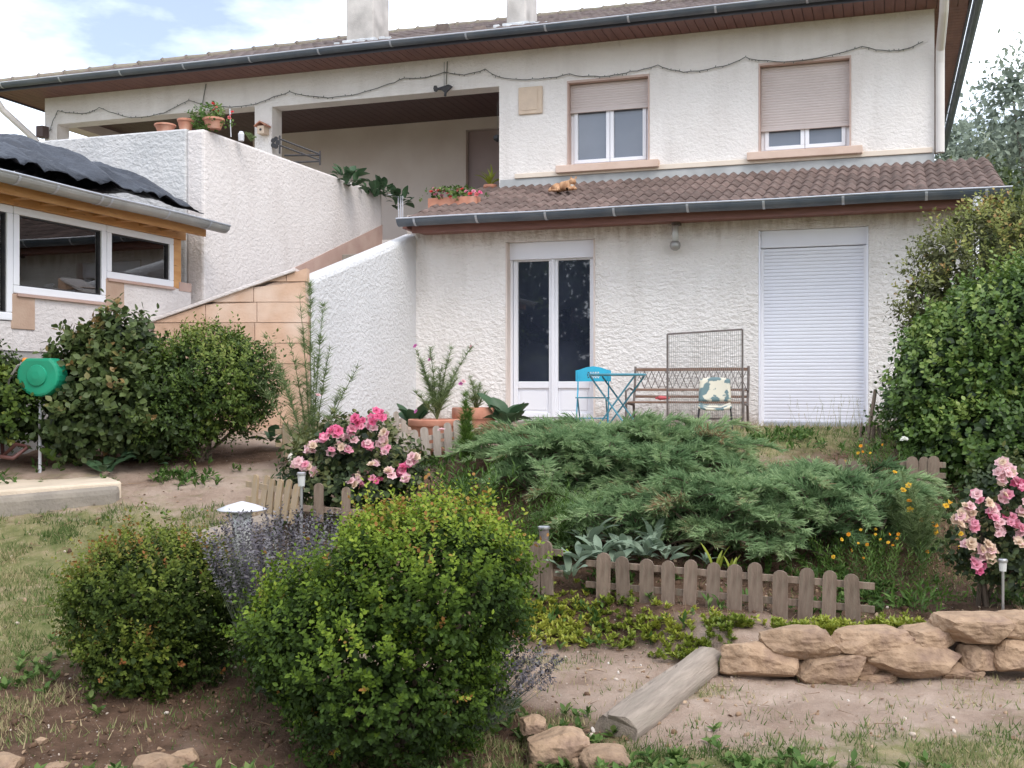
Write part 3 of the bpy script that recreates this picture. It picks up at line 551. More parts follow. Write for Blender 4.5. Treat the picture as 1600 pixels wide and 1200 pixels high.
def gutter(parent, x0, x1, y, z, r, m, rim, brs, brname='gutter_bracket', zd=0.0, front=-1):
    """half round gutter along local x with rim bead; brackets are sub-parts"""
    mb = MB(); n = 10; nx_ = 24; vs = []; fs = []
    for i in range(nx_+1):
        t = i/nx_; x = x0+(x1-x0)*t; zz = z+zd*t+0.004*math.sin(t*17)
        for j in range(n+1):
            a = math.pi*j/n; vs.append((x, y+front*r*math.cos(a), zz-r*math.sin(a)))
    for i in range(nx_):
        for j in range(n): b = i*(n+1)+j; fs.append((b, b+1, b+n+2, b+n+1))
    fs.append(tuple(range(n+1))); fs.append(tuple(nx_*(n+1)+j for j in range(n+1)))
    mb.add(vs, fs); g = mb.build('gutter', m, parent, smooth=False); so = g.modifiers.new('thick', 'SOLIDIFY'); so.thickness = .004
    mb = MB(); mb.tube([(x0+(x1-x0)*i/nx_, y+front*r, z+zd*i/nx_+0.004*math.sin(i/nx_*17)) for i in range(nx_+1)], .010, 6); mb.build('rim', rim, g)
    bm_ = MB(); vs = []; fs = []
    for j in range(n+1):
        a = math.pi*j/n
        for x in (-.013, .013): vs.append((x, front*(r+.004)*math.cos(a), -(r+.004)*math.sin(a)))
    for j in range(n): fs.append((2*j, 2*j+1, 2*j+3, 2*j+2))
    bm_.add(vs, fs); bme = bm_.mesh(brname, rim)
    for x in brs:
        t = (x-x0)/(x1-x0); link(brname, bme, g, (x, y, z+zd*t+0.004*math.sin(t*17)))
    return g
gutter(lr, ru0-.06, ru1+.05, gv-.06, za-.005, .085, M['zinc'], M['zinc_rim'], [hp(p, 320, gv)[0] for p in (654, 750, 857, 963, 1077, 1195, 1318, 1447, 1540)])
mb = MB(); q = hp(1527, 310, gv)[0]; mb.tube([(q, gv-.06, za-.08), (q, gv-.06, za-.16), (q, gv+.02, za-.24), (q, -.06, za-.42), (q, -.06, za-.6), (q, -.06, 0)], .045, 12); mb.build('downpipe', M['white_pvc'], lr)
# ---- main roof
mr = empty('main_roof'); mr.parent = house
e0, e1, ef, eb = U0-.57, U1+.40, V1-.60, 10.3
mb = MB(); n = int((e1-e0)/.115)
for i in range(n):
    a = e0+.03+i*(e1-e0-.06)/n; mb.box(a, a+(e1-e0-.06)/n-.008, ef+.03, V1-.002, ZS, ZS+.018)
n = int((eb-V1)/.115)
for s in (0, 1):
    for i in range(n):
        a = V1+.002+i*(eb-V1)/n; mb.box(*((U1+.002, e1-.03) if s else (e0+.03, U0-.002)), a, a+(eb-V1)/n-.008, ZS, ZS+.018)
tag(mb.build('soffit_boards', M['soffit'], mr), kind='stuff')
mb = MB(); mb.box(e0, e1, ef, ef+.028, ZS-.02, ZS+.055); mb.box(e1-.028, e1, ef+.03, eb, ZS-.02, ZS+.055); mb.box(e0, e0+.028, ef+.03, eb, ZS-.02, ZS+.055); mb.build('fascia_board', mat('slate_fascia', (0.06, 0.06, 0.085), 0.5, (0.08, 0.08, 0.105), 3), mr)
sr = math.tan(R(20.5)); ze = ZS+.055; half = (eb-ef)/2; zr = ze+half*sr
mb = MB()   # watertight hipped body under the tiles
mb.add([(e0, ef, ze-.03), (e1, ef, ze-.03), (e1, eb, ze-.03), (e0, eb, ze-.03), (e0+half, ef+half, zr-.03), (e1-half, ef+half, zr-.03)], [(0, 1, 5, 4), (1, 2, 5), (2, 3, 4, 5), (3, 0, 4), (3, 2, 1, 0)]); mb.build('roof_body', M['tile_main'], mr)
# corrugated tiles on the front slope and the right hip
cell = .025; rows = 13; rlen = (half+.0)/rows
nu = int((e1-e0)/cell); ug = e0+np.arange(nu+1)*cell
vs = []; fs = []; base = 0
for r_ in range(rows):
    d0 = r_*rlen-.03; d1 = (r_+1)*rlen+.02
    wv = .028*(0.5-0.5*np.cos(2*np.pi*ug/.20))
    z0_ = ze+d0*sr+wv+.03; z1_ = ze+d1*sr+wv+.008
    rowv = [np.stack([ug, np.full_like(ug, ef+d0), z0_-.03], -1), np.stack([ug, np.full_like(ug, ef+d0), z0_], -1), np.stack([ug, np.full_like(ug, ef+d1), z1_], -1)]
    vs.append(np.concatenate(rowv)); i = np.arange(nu); keep = (ug[:-1] >= e0+max(d0, 0)) & (ug[1:] <= e1-max(d0, 0)); i = i[keep]; m_ = nu+1
    for k in range(2): fs.append(np.stack([base+k*m_+i, base+k*m_+i+1, base+(k+1)*m_+i+1, base+(k+1)*m_+i], -1))
    base += 3*m_
me = fast_mesh('roof_tiles', np.concatenate(vs), np.concatenate(fs), M['tile_main'], smooth=False)
tag(link('roof_tiles', me, mr), kind='stuff')
# ridge and hip caps, one by one
mb = MB(); vs = []; fs = []; n = 8; L_ = .40
for i, (x, r1) in enumerate(((0, .105), (.03, .125), (.06, .105), (L_, .095))):
    for j in range(n+1):
        a = math.pi*j/n; vs.append((x, r1*math.cos(a), r1*math.sin(a)*.8))
for i in range(3):
    for j in range(n): b = i*(n+1)+j; fs.append((b, b+1, b+n+2, b+n+1))
fs.append(tuple(range(n+1))); mb.add(vs, fs); cap = mb.mesh('ridge_tile', M['ridge'], smooth=False)
def capline(a, b):
    a = Vector(a); b = Vector(b); d = b-a; k = int(d.length/.36); rz = math.atan2(d.y, d.x); ry = -math.atan2(d.z, math.hypot(d.x, d.y))
    for i in range(k):
        p = a+d*(i/k); link('ridge_tile', cap, mr, p, (0, ry+random.uniform(-.02, .02), rz+random.uniform(-.02, .02)))
capline((e0+half, ef+half, zr), (e1-half, ef+half, zr)); capline((e0, ef, ze+.02), (e0+half, ef+half, zr)); capline((e1, ef, ze+.02), (e1-half, ef+half, zr))
gutter(mr, e0-.02, e1+.05, ef-.068, ze+.01, .064, M['zinc'], M['zinc_rim'], [e0+.4+i*1.05 for i in range(15)])
mb = MB(); mb.tube([(e1+.08, ef-.05, ze), (e1+.08, eb, ze)], .06, 10); mb.build('side_gutter', M['zinc'], mr)
# vent tile and mounting
mb = MB(); mb.hexa([(-.14, 0, 0), (.14, 0, 0), (.10, .30, .02), (-.10, .30, .02), (-.09, .03, .14), (.09, .03, .14), (.06, .28, .12), (-.06, .28, .12)])
for px, py in ((690, 40), (748, 42)):
    v_ = ef+(1.9 if px < 700 else 1.0); u_ = hp(px, py, v_)[0]; mb.build('vent_tile', M['ridge'], mr, loc=(u_, v_, ze+(v_-ef)*sr+.03), scale=(.9, 1, 1 if px < 700 else .5))
# chimneys
def chimney(px0, px1, pyb, v, lab):
    a = hp(px0, pyb, v)[0]; b = hp(px1-(px1-px0)*.28, pyb, v)[0]; zb_ = ze+(v-ef)*sr
    c = empty('chimney'); c.parent = mr; c['label'] = lab
    mb = MB(); mb.box(a, b, v, v+.55, zb_-.1, zb_+1.9); mb.build('shaft', M['chim'], c, bevel=.02)
    mb = MB(); mb.box(a-.05, b+.05, v-.04, v+.6, zb_-.12, zb_+.07)
    rr = random.Random(px0)
    for i in range(9):
        q = a-.15+(b-a+.4)*i/8; mb.box(q, q+.09, v-.09-rr.random()*.06, v-.02, zb_-.08, zb_+.01+rr.random()*.04)
    mb.build('flashing', M['lead'], c, bevel=.01)
    mb = MB(); mb.box(a-.06, b+.06, v-.06, v+.61, zb_+1.9, zb_+1.98); mb.build('cap_slab', M['concrete'], c)
chimney(541, 600, 56, ef+1.5, 'broad stained chimney'); chimney(791, 833, 25, ef+1.25, 'narrow pale chimney')
# downpipes of the main roof
def dpipe(pts, lab):
    mb = MB(); mb.tube(pts, .05, 12); return mb.build('downpipe', M['white_pvc'] if False else M['st_dp'], mr)
M['st_dp'] = mat('cream_pipe', (0.62, 0.58, 0.55), 0.45, (0.68, 0.64, 0.60), 3)
uq = U1+.06
dpipe([(uq+.02, ef-.08, ze-.06), (uq+.02, ef-.08, ze-.14), (uq+.02, ef+.04, ze-.26), (uq, V1-.10, ze-.56), (uq, V1-.06, ze-.72), (uq, V1-.06, 3.8), (uq, V1-.06, zb+.1)], '')
q = U0-.32
dpipe([(q, ef-.08, ze-.06), (q, ef-.08, ze-.18), (q+.03, ef+.05, ze-.34), (U0-.06, V1-.16, ze-.70), (U0+.02, V1-.08, ze-.85), (U0+.03, V1-.08, 3.6), (U0+.03, V1-.08, 2.6)], '')
mb = MB(); mb.box(U0-.04, U0+.09, V1-.15, V1-.01, hp(75, 217, V1)[1], hp(75, 199, V1)[1]); mb.build('pipe_collar', mat('dark_brown_collar', (.09, .06, .055), .6), mr, bevel=.01)

# ------------------------------------------------------------------ terrace block on the left
TZ = 3.10; TC = Vector((-3.19, 11.6, 0)); TA = R(20.3)
tb = empty('raised_terrace', (TC.x, TC.y, 0), 0, 'tall rendered terrace block with level parapet left of the loggia', 'terrace')
td = Vector((math.sin(TA), math.cos(TA), 0)); tl = Vector((-ct, st, 0)); tnl = Vector((-math.cos(TA), math.sin(TA), 0))
def slab(mb, a, b, off, z0, z1, z0b=None, z1b=None):
    z0b = z0 if z0b is None else z0b; z1b = z1 if z1b is None else z1b
    a = Vector(a); b = Vector(b); o = Vector(off)
    return mb.hexa([(a.x, a.y, z0), (b.x, b.y, z0b), (b.x+o.x, b.y+o.y, z0b), (a.x+o.x, a.y+o.y, z0), (a.x, a.y, z1), (b.x, b.y, z1b), (b.x+o.x, b.y+o.y, z1b), (a.x+o.x, a.y+o.y, z1)])
Z0 = Vector((0, 0, 0)); TL = 4.05
mb = MB(); slab(mb, Z0, td*TL, tnl*.22, -.3, TZ); mb.build('side_wall', M['st_pink'], tb, bevel=.03)
mb = MB(); slab(mb, tnl*.221+td*0, tl*5.6, td*.22, -.3, TZ+.02, None, TZ+.02); mb.build('front_wall', M['st_front'], tb, bevel=.02)
mb = MB(); slab(mb, tnl*.23+td*.23, td*(TL+.1)+tnl*.23, tnl*5.2, 2.1, 2.3); mb.build('terrace_floor', M['concrete'], tb)
# the unrendered strip that follows the stair on the side wall
za_ = 1.20; zb_ = 2.66; e = td.cross(Vector((0, 0, 1)))*.006
mb = MB(); a = td*0+e; b = td*TL+e; mb.hexa([(a.x, a.y, -.2), (b.x, b.y, -.2), (b.x-e.x*2, b.y-e.y*2, -.2), (a.x-e.x*2, a.y-e.y*2, -.2), (a.x, a.y, za_), (b.x, b.y, zb_), (b.x-e.x*2, b.y-e.y*2, zb_), (a.x-e.x*2, a.y-e.y*2, za_)]); mb.build('bare_block_strip', M['brickraw'], tb)
# stair between the side wall and the white flank wall
stw = empty('garden_stair', (0, 0, 0), 0, 'concrete steps climbing beside the terrace behind the white flank wall', 'stairs')
RW0 = Vector(((672-CX)/F*13.9, 13.9, 0)); rd = Vector((-st, -ct, 0)); RWL = 3.02; RW1 = RW0+rd*RWL
for i in range(9):
    p = RW1-rd*(.25+i*.31)+Vector((-.21*ct, .21*st, 0)); q = p-rd*.31; mb = MB(); wv = Vector((-ct, st, 0))*(1.15-.17*i*.31/3)
    slab(mb, p, q, wv*.85, -.1+.1*i, .16+.24*i); mb.build('step', M['concrete'], stw, bevel=.01)
# white flank wall
fw = empty('flank_wall', RW1, 0, 'rough white rendered wall sloping down from the lower roof beside the stair', 'wall')
z_hi, z_lo = 2.40, 1.50
mb = MB(); nseg = 14; th = Vector((-ct, st, 0))*.20; vs = []; fs = []
rr = .07
for i in range(nseg+1):
    t = i/nseg; p = -rd*(RWL*t); zt = z_lo+(z_hi-z_lo)*t
    if t > .93: zt -= (t-.93)*1.0
    prof = [(0, -.4), (0, zt-rr), (.02, zt-.02), (.06, zt+.0), (.14, zt+.0), (.18, zt-.02), (.20, zt-rr), (.20, -.4)]
    for a, z in prof:
        q = p+Vector((-ct, st, 0))*a; vs.append((q.x, q.y, z))
k = 8
for i in range(nseg):
    for j in range(k-1): fs.append((i*k+j, (i+1)*k+j, (i+1)*k+j+1, i*k+j+1))
fs.append(tuple(range(k))); fs.append(tuple(nseg*k+j for j in range(k))[::-1]); mb.add(vs, fs); mb.build('wall', M['st_wall'], fw, bevel=.015)
mb = MB(); a = rd*.004; slab(mb, a+th*-.02, a+rd*.05-th*.02, th*1.15, 1.16, 1.19); mb.build('render_stop', M['st_pink'], fw)
mb = MB(); a = rd*.003; slab(mb, a+th*.03, a+rd*.025+th*.03, th*.94, -.3, 1.158); mb.build('bare_end', M['brickraw'], fw)
# ---- orange block wall, each clay block its own part
bw = empty('block_wall', (0, 0, 0), 0, 'unrendered orange clay block wall with a sloping white topped edge', 'wall')
bx0, bx1, bY = (240-CX)/F*10.9, (481-CX)/F*10.9, 10.90
def topz(x): return 1.06+(x-bx0)*(1.56-1.06)/((462-240)/F*10.9)
mb = MB(); mb.hexa([(bx0, bY+.02, -.4), (bx1-.02, bY+.02, -.4), (bx1-.02, bY+.19, -.4), (bx0, bY+.19, -.4), (bx0, bY+.02, topz(bx0)-.02), (bx1-.02, bY+.02, topz(bx1)-.06), (bx1-.02, bY+.19, topz(bx1)-.06), (bx0, bY+.19, topz(bx0)-.02)]); mb.build('mortar_core', M['mortar'], bw)
mb = MB(); slab(mb, (bx0-.03, bY-.03, 0), ((462-CX)/F*10.9, bY-.03, 0), (0, .24, 0), topz(bx0)-.015, topz(bx0)+.02, topz((462-CX)/F*10.9)-.015, topz((462-CX)/F*10.9)+.02); mb.build('white_capping', M['st_pink'], bw, bevel=.008)
ch = .20; row = 0; z = -.35; rb = random.Random(4)
while z < 1.6:
    x = bx0-(0.25 if row % 2 else 0)-rb.uniform(0, .08)
    while x < bx1:
        wl = .50 if rb.random() < .7 else .30
        a, b = max(x, bx0), min(x+wl, bx1-.01); zt = z+ch-.006
        if b-a > .04:
            za2, zb2 = min(zt, topz(a)-.02), min(zt, topz(b)-.02)
            if b > (462-CX)/F*10.9: zb2 = min(zb2, 1.15 if a > (455-CX)/F*10.9 else zb2)
            if zb2 > z+.02:
                za2 = max(za2, z+.004); y0 = bY+rb.uniform(-.002, .003)
                mb = MB(); mb.hexa([(a+.003, y0, z), (b-.003, y0, z), (b-.003, y0+.16, z), (a+.003, y0+.16, z), (a+.003, y0, za2), (b-.003, y0, zb2), (b-.003, y0+.16, zb2), (a+.003, y0+.16, za2)])
                mb.build('brick', M['brick'], bw)
        x += wl
    z += ch; row += 1
# ------------------------------------------------------------------ sunroom
SA = math.atan2(.942, .336); SO = Vector((-3.42, 11.3, 0))
sn = empty('sunroom', SO, SA, 'low glazed lean-to with orange timber beam and stepped sills on the left', 'sunroom')
sd_, cd_ = math.sin(SA), math.cos(SA)
def sx(px, y=0):
    """local x on the plane y of the sunroom for a photo column"""
    k = (px-CX)/F; # (SO.x + x*cd - y*sd) = k (SO.y + x*sd + y*cd)
    return (k*(SO.y+y*cd_)-SO.x+y*sd_)/(cd_-k*sd_)
def sz(px, py, y=0):
    x = sx(px, y); return EZ+(HY-py)/F*(SO.y+x*sd_+y*cd_)
xa, xb, xc, xd, xe = sx(271), sx(166), sx(20), -3.6, -5.2
z_s = [1.42, 1.19, .96, .96]; ztop = 1.92
mb = MB()   # stepped wall
mb.box(xb, .30, 0, .2, .72, z_s[0]); mb.box(xc, xb-.001, 0, .2, .72, z_s[1]); mb.box(xe, xc-.001, 0, .2, .72, z_s[2]); mb.build('wall', M['st_pink'], sn)
mb = MB(); mb.box(xe, .28, .012, .2, -.5, .719); mb.build('plinth', M['plinth'], sn)
for a, z in ((xb, z_s[1]), (xc, z_s[2])):
    mb = MB(); mb.box(a-.02, a+.24, -.012, .21, z-.06, z+.232); mb.build('brick', M['blockface'], sn, bevel=.006)
mb = MB(); mb.box(xa+.09, .30, -.006, .21, z_s[0]-.02, z_s[0]+.07); mb.build('brick', M['brickraw'], sn)
for a, b, zz in ((xb, .0, z_s[0]), (xc+.03, xb-.03, z_s[1])):
    mb = MB(); mb.box(a+.0, b, -.03, .05, zz-.018, zz+.006); mb.build('sill_strip', M['brickraw'], sn)
for i, (a, b, zz) in enumerate(((xb, xa, z_s[0]), (xc, xb, z_s[1]), (xc-1.25, xc, z_s[2]), (xc-2.5, xc-1.25, z_s[2]))):
    wn = empty('window'); wn.parent = sn
    mb = MB(); frame_bars(mb, a+.004, b-.004, zz+.008, ztop, -.01, .07, .065); mb.build('frame', M['white_pvc'], wn, bevel=.008)
    mb = MB(); frame_bars(mb, a+.069, b-.069, zz+.073, ztop-.065, .008, .055, .012); mb.build('gasket', M['iron'], wn)
    mb = MB(); mb.box(a+.078, b-.078, .03, .036, zz+.082, ztop-.074); mb.build('pane', M['glass'], wn)
mb = MB(); mb.box(xa+.005, xa+.13, .0, .12, z_s[0]+.0, ztop+.0); mb.build('post', M['pine'], sn, bevel=.006)
mb = MB(); mb.box(xe, .19, -.02, .13, ztop+.002, ztop+.13); mb.build('beam', M['pine'], sn, bevel=.006)
mb = MB(); mb.box(xe, .19, -.26, -.235, ztop+.03, ztop+.155); mb.build('fascia_board', M['pine'], sn)
mb = MB(); n = 16
for i in range(n): a = xe+.1+i*(5.2/n); mb.box(a, a+.07, -.234, -.021, ztop+.05, ztop+.13)
tag(mb.build('rafter_ends', M['pine'], sn), kind='stuff')
rs = math.tan(R(13))
mb = MB(); mb.hexa([(xe, -.36, ztop+.15), (.20, -.36, ztop+.15), (.20, 2.8, ztop+.15+3.16*rs), (xe, 2.8, ztop+.15+3.16*rs), (xe, -.36, ztop+.19), (.20, -.36, ztop+.19), (.20, 2.8, ztop+.19+3.16*rs), (xe, 2.8, ztop+.19+3.16*rs)]); mb.build('roof', M['tile_main'], sn)
gutter(sn, xe, .30, -.40, ztop+.15, .075, M['zinc_new'], M['zinc_rim'], [sx(p, -.4) for p in (20, 80, 150, 165, 255, 320)])
mb = MB(); mb.box(xe, .1, 1.75, 1.85, -.3, 2.6); mb.build('inner_wall', M['white_pvc'], sn)
mb = MB(); mb.box(xe, .3, .2, 2.9, -.05, 0.3); mb.build('floor', M['concrete'], sn)
for i, (x, y, zt) in enumerate(((-.35, 1.0, 1.75), (-.75, .9, 1.5), (-1.15, .9, 1.42))):  # added stacks inside, standing in for the block wall mirrored in the panes
    for j in range(4):
        mb = MB(); mb.box(x, x+.39, y, y+.3, .302+j*(zt-.31)/4, .302+(j+1)*(zt-.31)/4-.006); mb.build('brick', M['brick'], sn)
# dark bag lying on the sill inside
def lump(name, size, m, seed, parent=None, loc=(0, 0, 0), rz=0, amp=.16, sub=3, sq=2.6, smooth=True, fr=1.6):
    bm = bmesh.new(); bmesh.ops.create_icosphere(bm, subdivisions=sub, radius=1)
    from mathutils import noise
    for v in bm.verts:
        p = v.co.copy(); q = Vector([abs(c)**sq for c in p]); k = (q.x+q.y+q.z)**(-1/sq); p = p*k
        d = noise.noise(p*fr+Vector((seed*3.1, seed*1.7, 0)))*amp+noise.noise(p*fr*3+Vector((seed, 0, seed)))*amp*.4
        p = p*(1+d); v.co = Vector((p.x*size[0], p.y*size[1], p.z*size[2]))
    me = bpy.data.meshes.new(name); bm.to_mesh(me); bm.free(); me.materials.append(m)
    if smooth: me.shade_smooth()
    return link(name, me, parent, loc, (0, 0, rz))
xx = sx(85, .12); p = SO+Vector((xx*cd_-.12*sd_, xx*sd_+.12*cd_, 0))
tag(lump('folded_sheet', (.36, .09, .075), M['tarp'], 3, None, (p.x, p.y, z_s[1]+.085), SA, .25), 'dark bundled sheet lying on the sill inside the sunroom middle window', 'sheet')
# ---- tarpaulin heaped on the sunroom roof
gx, gy = 130, 34; X = np.linspace(xe, .16, gx)[None, :].repeat(gy, 0); S = np.linspace(0, 1, gy)[:, None].repeat(gx, 1)
yl = -.30+S*(1.35+.3*fbm(X*1.3, S*0, 3)); roofz = ztop+.20+(yl+.36)*rs
tx = ss(.10, -.25, X)
hmp = (.05+.17*fbm(X*1.5+3, S*2.6, 11, 3)**1.3+.16*np.abs(np.sin(X*3.3+S*5+3*fbm(X*1.5, S*2, 5)))*S*(1-S)*3)*(.35+.75*tx)
hmp = hmp*(np.sin(np.pi*np.clip(S*1.05+.04, 0, 1))**.6)+.02+.06*(fbm(X*8, S*6, 9, 3)-.5)+.05*np.abs(np.sin(X*9+7*S+5*fbm(X*2.5, S*3, 19)))*tx
fold = .05*np.sin(X*7+S*9+4*fbm(X*2, S*3, 8)); V = np.stack([X+fold*.6, yl+.05*fbm(X*6, S*4, 4), roofz+hmp+.03*np.sin(X*13+S*6)*tx*S], -1).reshape(-1, 3)
idx = np.arange(gx*gy).reshape(gy, gx); ff = np.stack([idx[:-1, :-1], idx[:-1, 1:], idx[1:, 1:], idx[1:, :-1]], -1).reshape(-1, 4)
tp = link('tarpaulin', fast_mesh('tarpaulin', V, ff, M['tarp'], smooth=True), None, SO, (0, 0, SA)); tag(tp, 'dark grey crumpled tarpaulin heaped over the sunroom roof', 'tarpaulin')
so = tp.modifiers.new('thick', 'SOLIDIFY'); so.thickness = .006; so.offset = 1
# ground level masonry at far left: concrete slab with kerb edge
c1, c2, c3, c4 = gp(-60, 795), gp(190, 758), gp(130, 735), gp(-60, 728)
sp = empty('patio_slab', (0, 0, 0), 0, 'cream concrete patio slab with a rounded grey kerb on the left lawn', 'slab')
zs_ = max(c.z for c in (c1, c2, c3, c4))+.02
c3 = P(150, 737, 9.15); c4 = P(-80, 731, 9.3); c1 = P(-80, 772, 7.85); c2 = P(190, 752, 8.15)
zz = [c1.z, c2.z, c3.z, c4.z]
mb = MB(); mb.hexa([(c.x, c.y, -.9) for c in (c1, c2, c3, c4)]+[(c.x, c.y, c.z) for c in (c1, c2, c3, c4)]); mb.build('slab', M['slab'], sp, bevel=.015)
mb = MB(); o_ = Vector((0, -.13, 0)); mb.hexa([(c.x, c.y, -.95) for c in (c1+o_, c2+o_*.7, c2+o_*.02, c1+o_*.02)]+[(c.x, c.y, c.z-.012-.03*(c.y < 8.1)) for c in (c1+o_, c2+o_*.7, c2+o_*.02, c1+o_*.02)]); mb.build('kerb', M['concrete'], sp, bevel=.04)
# ------------------------------------------------------------------ plants: leaves are real faces
rng = np.random.default_rng(11)
def unit(a): return a/np.maximum(np.linalg.norm(a, axis=-1, keepdims=True), 1e-9)
def frames(d, n):
    d = unit(d); s = unit(np.cross(d, n)); n2 = np.cross(s, d); return np.stack([s, d, n2], -1)
LEAF = (np.array([(0, 0, 0), (.27, .42, .06), (0, 1, -.03), (-.27, .42, .06)], float), np.array([(0, 1, 2), (0, 2, 3)]))
OVAL = (np.array([(0, 0, 0), (.30, .30, .05), (.33, .62, .05), (0, 1, -.05), (-.33, .62, .05), (-.30, .30, .05)], float), np.array([(0, 1, 2), (0, 2, 3), (0, 3, 4), (0, 4, 5)]))
BLADE = (np.array([(-.5, 0, 0), (.5, 0, 0), (0, 1, 0)], float), np.array([(0, 1, 2)]))
class Fol:
    def __init__(s): s.V = []; s.F = []; s.T = []; s.n = 0
    def add(s, tpl, pos, fr, sc, tint):
        tv, tf = tpl; sc = np.asarray(sc, float)
        if sc.ndim == 0: sc = np.full(len(pos), float(sc))
        if sc.ndim == 1: sc = np.stack([sc]*3, -1)
        v = np.einsum('nij,nvj->nvi', fr, tv[None]*sc[:, None, :])+pos[:, None, :]
        k = tv.shape[0]; f = tf[None]+(np.arange(len(pos))*k)[:, None, None]+s.n
        s.V.append(v.reshape(-1, 3)); s.F.append(f.reshape(-1, 3)); s.T.append(np.repeat(tint, len(tf))); s.n += v.shape[0]*k
    def build(s, name, m, parent=None):
        return link(name, fast_mesh(name, np.concatenate(s.V), np.concatenate(s.F), m, tint=np.clip(np.concatenate(s.T), 0, 1)), parent)
def rdir(n): return unit(rng.normal(size=(n, 3)))
def sprigs(fol, pos, axis, slen, k, leaf, tint, spread=.75, tpl=LEAF, jit=.25, wide=1.0, tipgain=.15):
    """k leaves in pairs along each twig"""
    n = len(pos); a = unit(axis); ref = rdir(n); u = unit(np.cross(a, ref)); v = np.cross(a, u)
    for i in range(k):
        t = (i+.5)/k; ang = i*2.4+rng.uniform(0, .6, n); rad = u*np.cos(ang)[:, None]+v*np.sin(ang)[:, None]
        d = unit(a*(1-spread*(1-.55*t))+rad*spread+rdir(n)*jit); p = pos+a*(slen*t)[:, None]
        nr = unit(a+rdir(n)*.4)
        fol.add(tpl, p, frames(d, nr), np.stack([leaf*wide, leaf, leaf], -1)*rng.uniform(.5, 1.25, (n, 1)), tint+tipgain*(t-.5)+rng.normal(0, .06, n))
def lobes_sample(lobes, n, shell=.18, lump=.22, up=0.0):
    L_ = np.array(lobes, float); ar = (L_[:, 3]*L_[:, 4]+L_[:, 4]*L_[:, 5]+L_[:, 3]*L_[:, 5]); w_ = rng.choice(len(L_), n, p=ar/ar.sum())
    d = rdir(n); c = L_[w_, :3]; r = L_[w_, 3:]
    k = 1+lump*(fbm(d[:, 0]*2.2+w_*9.1+5, d[:, 1]*2.2+d[:, 2]*3.1+5, 17, 3)-.5)*2
    depth = np.abs(rng.normal(0, shell, n)); depth = np.minimum(depth, .8)
    p = c+d*r*(k*(1-depth))[:, None]; nr = unit(d/r)
    keep = np.ones(n, bool)
    for j in range(len(L_)):
        q = ((p-L_[j, :3])/L_[j, 3:]); ins = (q**2).sum(1) < .55; keep &= ~(ins & (w_ != j))
    return p[keep], nr[keep], depth[keep]
def shrub(name, label, lobes, n, slen, k, leaf, m, group=None, cat='shrub', tint=(.25, .55), base=None, stems=6, upb=.6, inner=.55, tpl=LEAF, spread=.75, shell=.15, lump=.22, wide=1.0, topg=.30, strays=0.03):
    base = base or (lobes[0][0], lobes[0][1]); g = float(gz(*base)); r = empty(name, (base[0], base[1], g), 0, label, cat, group)
    o = np.array([base[0], base[1], g])
    p, nr, dp = lobes_sample(lobes, n, shell, lump)
    ok = p[:, 2] > gz(p[:, 0], p[:, 1])-.01; p, nr, dp = p[ok], nr[ok], dp[ok]
    ax = unit(nr+np.array([0, 0, upb])+rdir(len(p))*.45)
    # clumps of young and old growth differ in colour
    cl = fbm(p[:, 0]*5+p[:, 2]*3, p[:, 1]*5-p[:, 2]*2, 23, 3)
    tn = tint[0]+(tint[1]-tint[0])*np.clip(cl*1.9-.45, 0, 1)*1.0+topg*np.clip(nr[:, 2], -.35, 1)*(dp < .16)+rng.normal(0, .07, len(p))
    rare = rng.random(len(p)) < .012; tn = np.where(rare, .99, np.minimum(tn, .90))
    sl = slen*rng.uniform(.6, 1.3, len(p))*(1+.5*np.clip(nr[:, 2], 0, 1)*(topg > .35)); st_ = rng.random(len(p)) < strays; sl = np.where(st_, sl*2.0, sl)
    f = Fol(); sprigs(f, p-o, ax, sl, k, np.full(len(p), leaf), tn, spread, tpl, wide=wide)
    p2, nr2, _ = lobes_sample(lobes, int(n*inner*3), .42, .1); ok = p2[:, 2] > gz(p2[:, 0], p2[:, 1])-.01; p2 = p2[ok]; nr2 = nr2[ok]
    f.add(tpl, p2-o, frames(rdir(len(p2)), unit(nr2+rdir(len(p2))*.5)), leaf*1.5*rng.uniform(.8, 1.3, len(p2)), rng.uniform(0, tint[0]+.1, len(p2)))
    f.build('foliage', m, r)
    mb = MB(); L0 = np.array(lobes)
    for i in range(stems):
        j = i % len(lobes); q = L0[j, :3]+rng.normal(0, .35, 3)*L0[j, 3:]; q = q-o; q[2] = max(q[2], .15)
        b0 = Vector((rng.normal(0, .03), rng.normal(0, .03), -.05)); mid = Vector(q)*.5+Vector((rng.normal(0, .04), rng.normal(0, .04), .03)); mb.tube([b0, mid, Vector(q)], [.016, .011, .004], 5)
    tag(mb.build('stems', M['woody'], r), kind='stuff'); return r
def tree(label, base, H, cr, lobes, n, leaf, m, group=None, name='garden_tree', **k):
    r = shrub(name, label, lobes, n, k.pop('slen', .3), k.pop('k', 6), leaf, m, group, 'tree', base=base, stems=0, **k)
    [c for c in r.children if c.name.startswith('stems')]
    for c in list(r.children):
        if c.name.startswith('stems'): bpy.data.objects.remove(c)
        elif c.name.startswith('foliage'): c.name = 'crown'
    mb = MB(); g = r.location.z; tp_ = Vector((0, 0, H*.8)); mb.tube([(0, 0, -.2), (.05, .03, H*.3), (0, .05, H*.6), tp_], [cr, cr*.8, cr*.5, .03], 8)
    for lb in lobes: 
        q = Vector(lb[:3])-r.location; mb.tube([(0, 0, max(.6, q.z*.55)), q*.6+Vector((0, 0, q.z*.15)), q], [cr*.4, cr*.25, .02], 6)
    mb.build('trunk', M['bark'], r); return r
def PL(px, py, Y, rx, ry, rz):
    p = P(px, py, Y); return (p.x, p.y, p.z, rx, ry, rz)
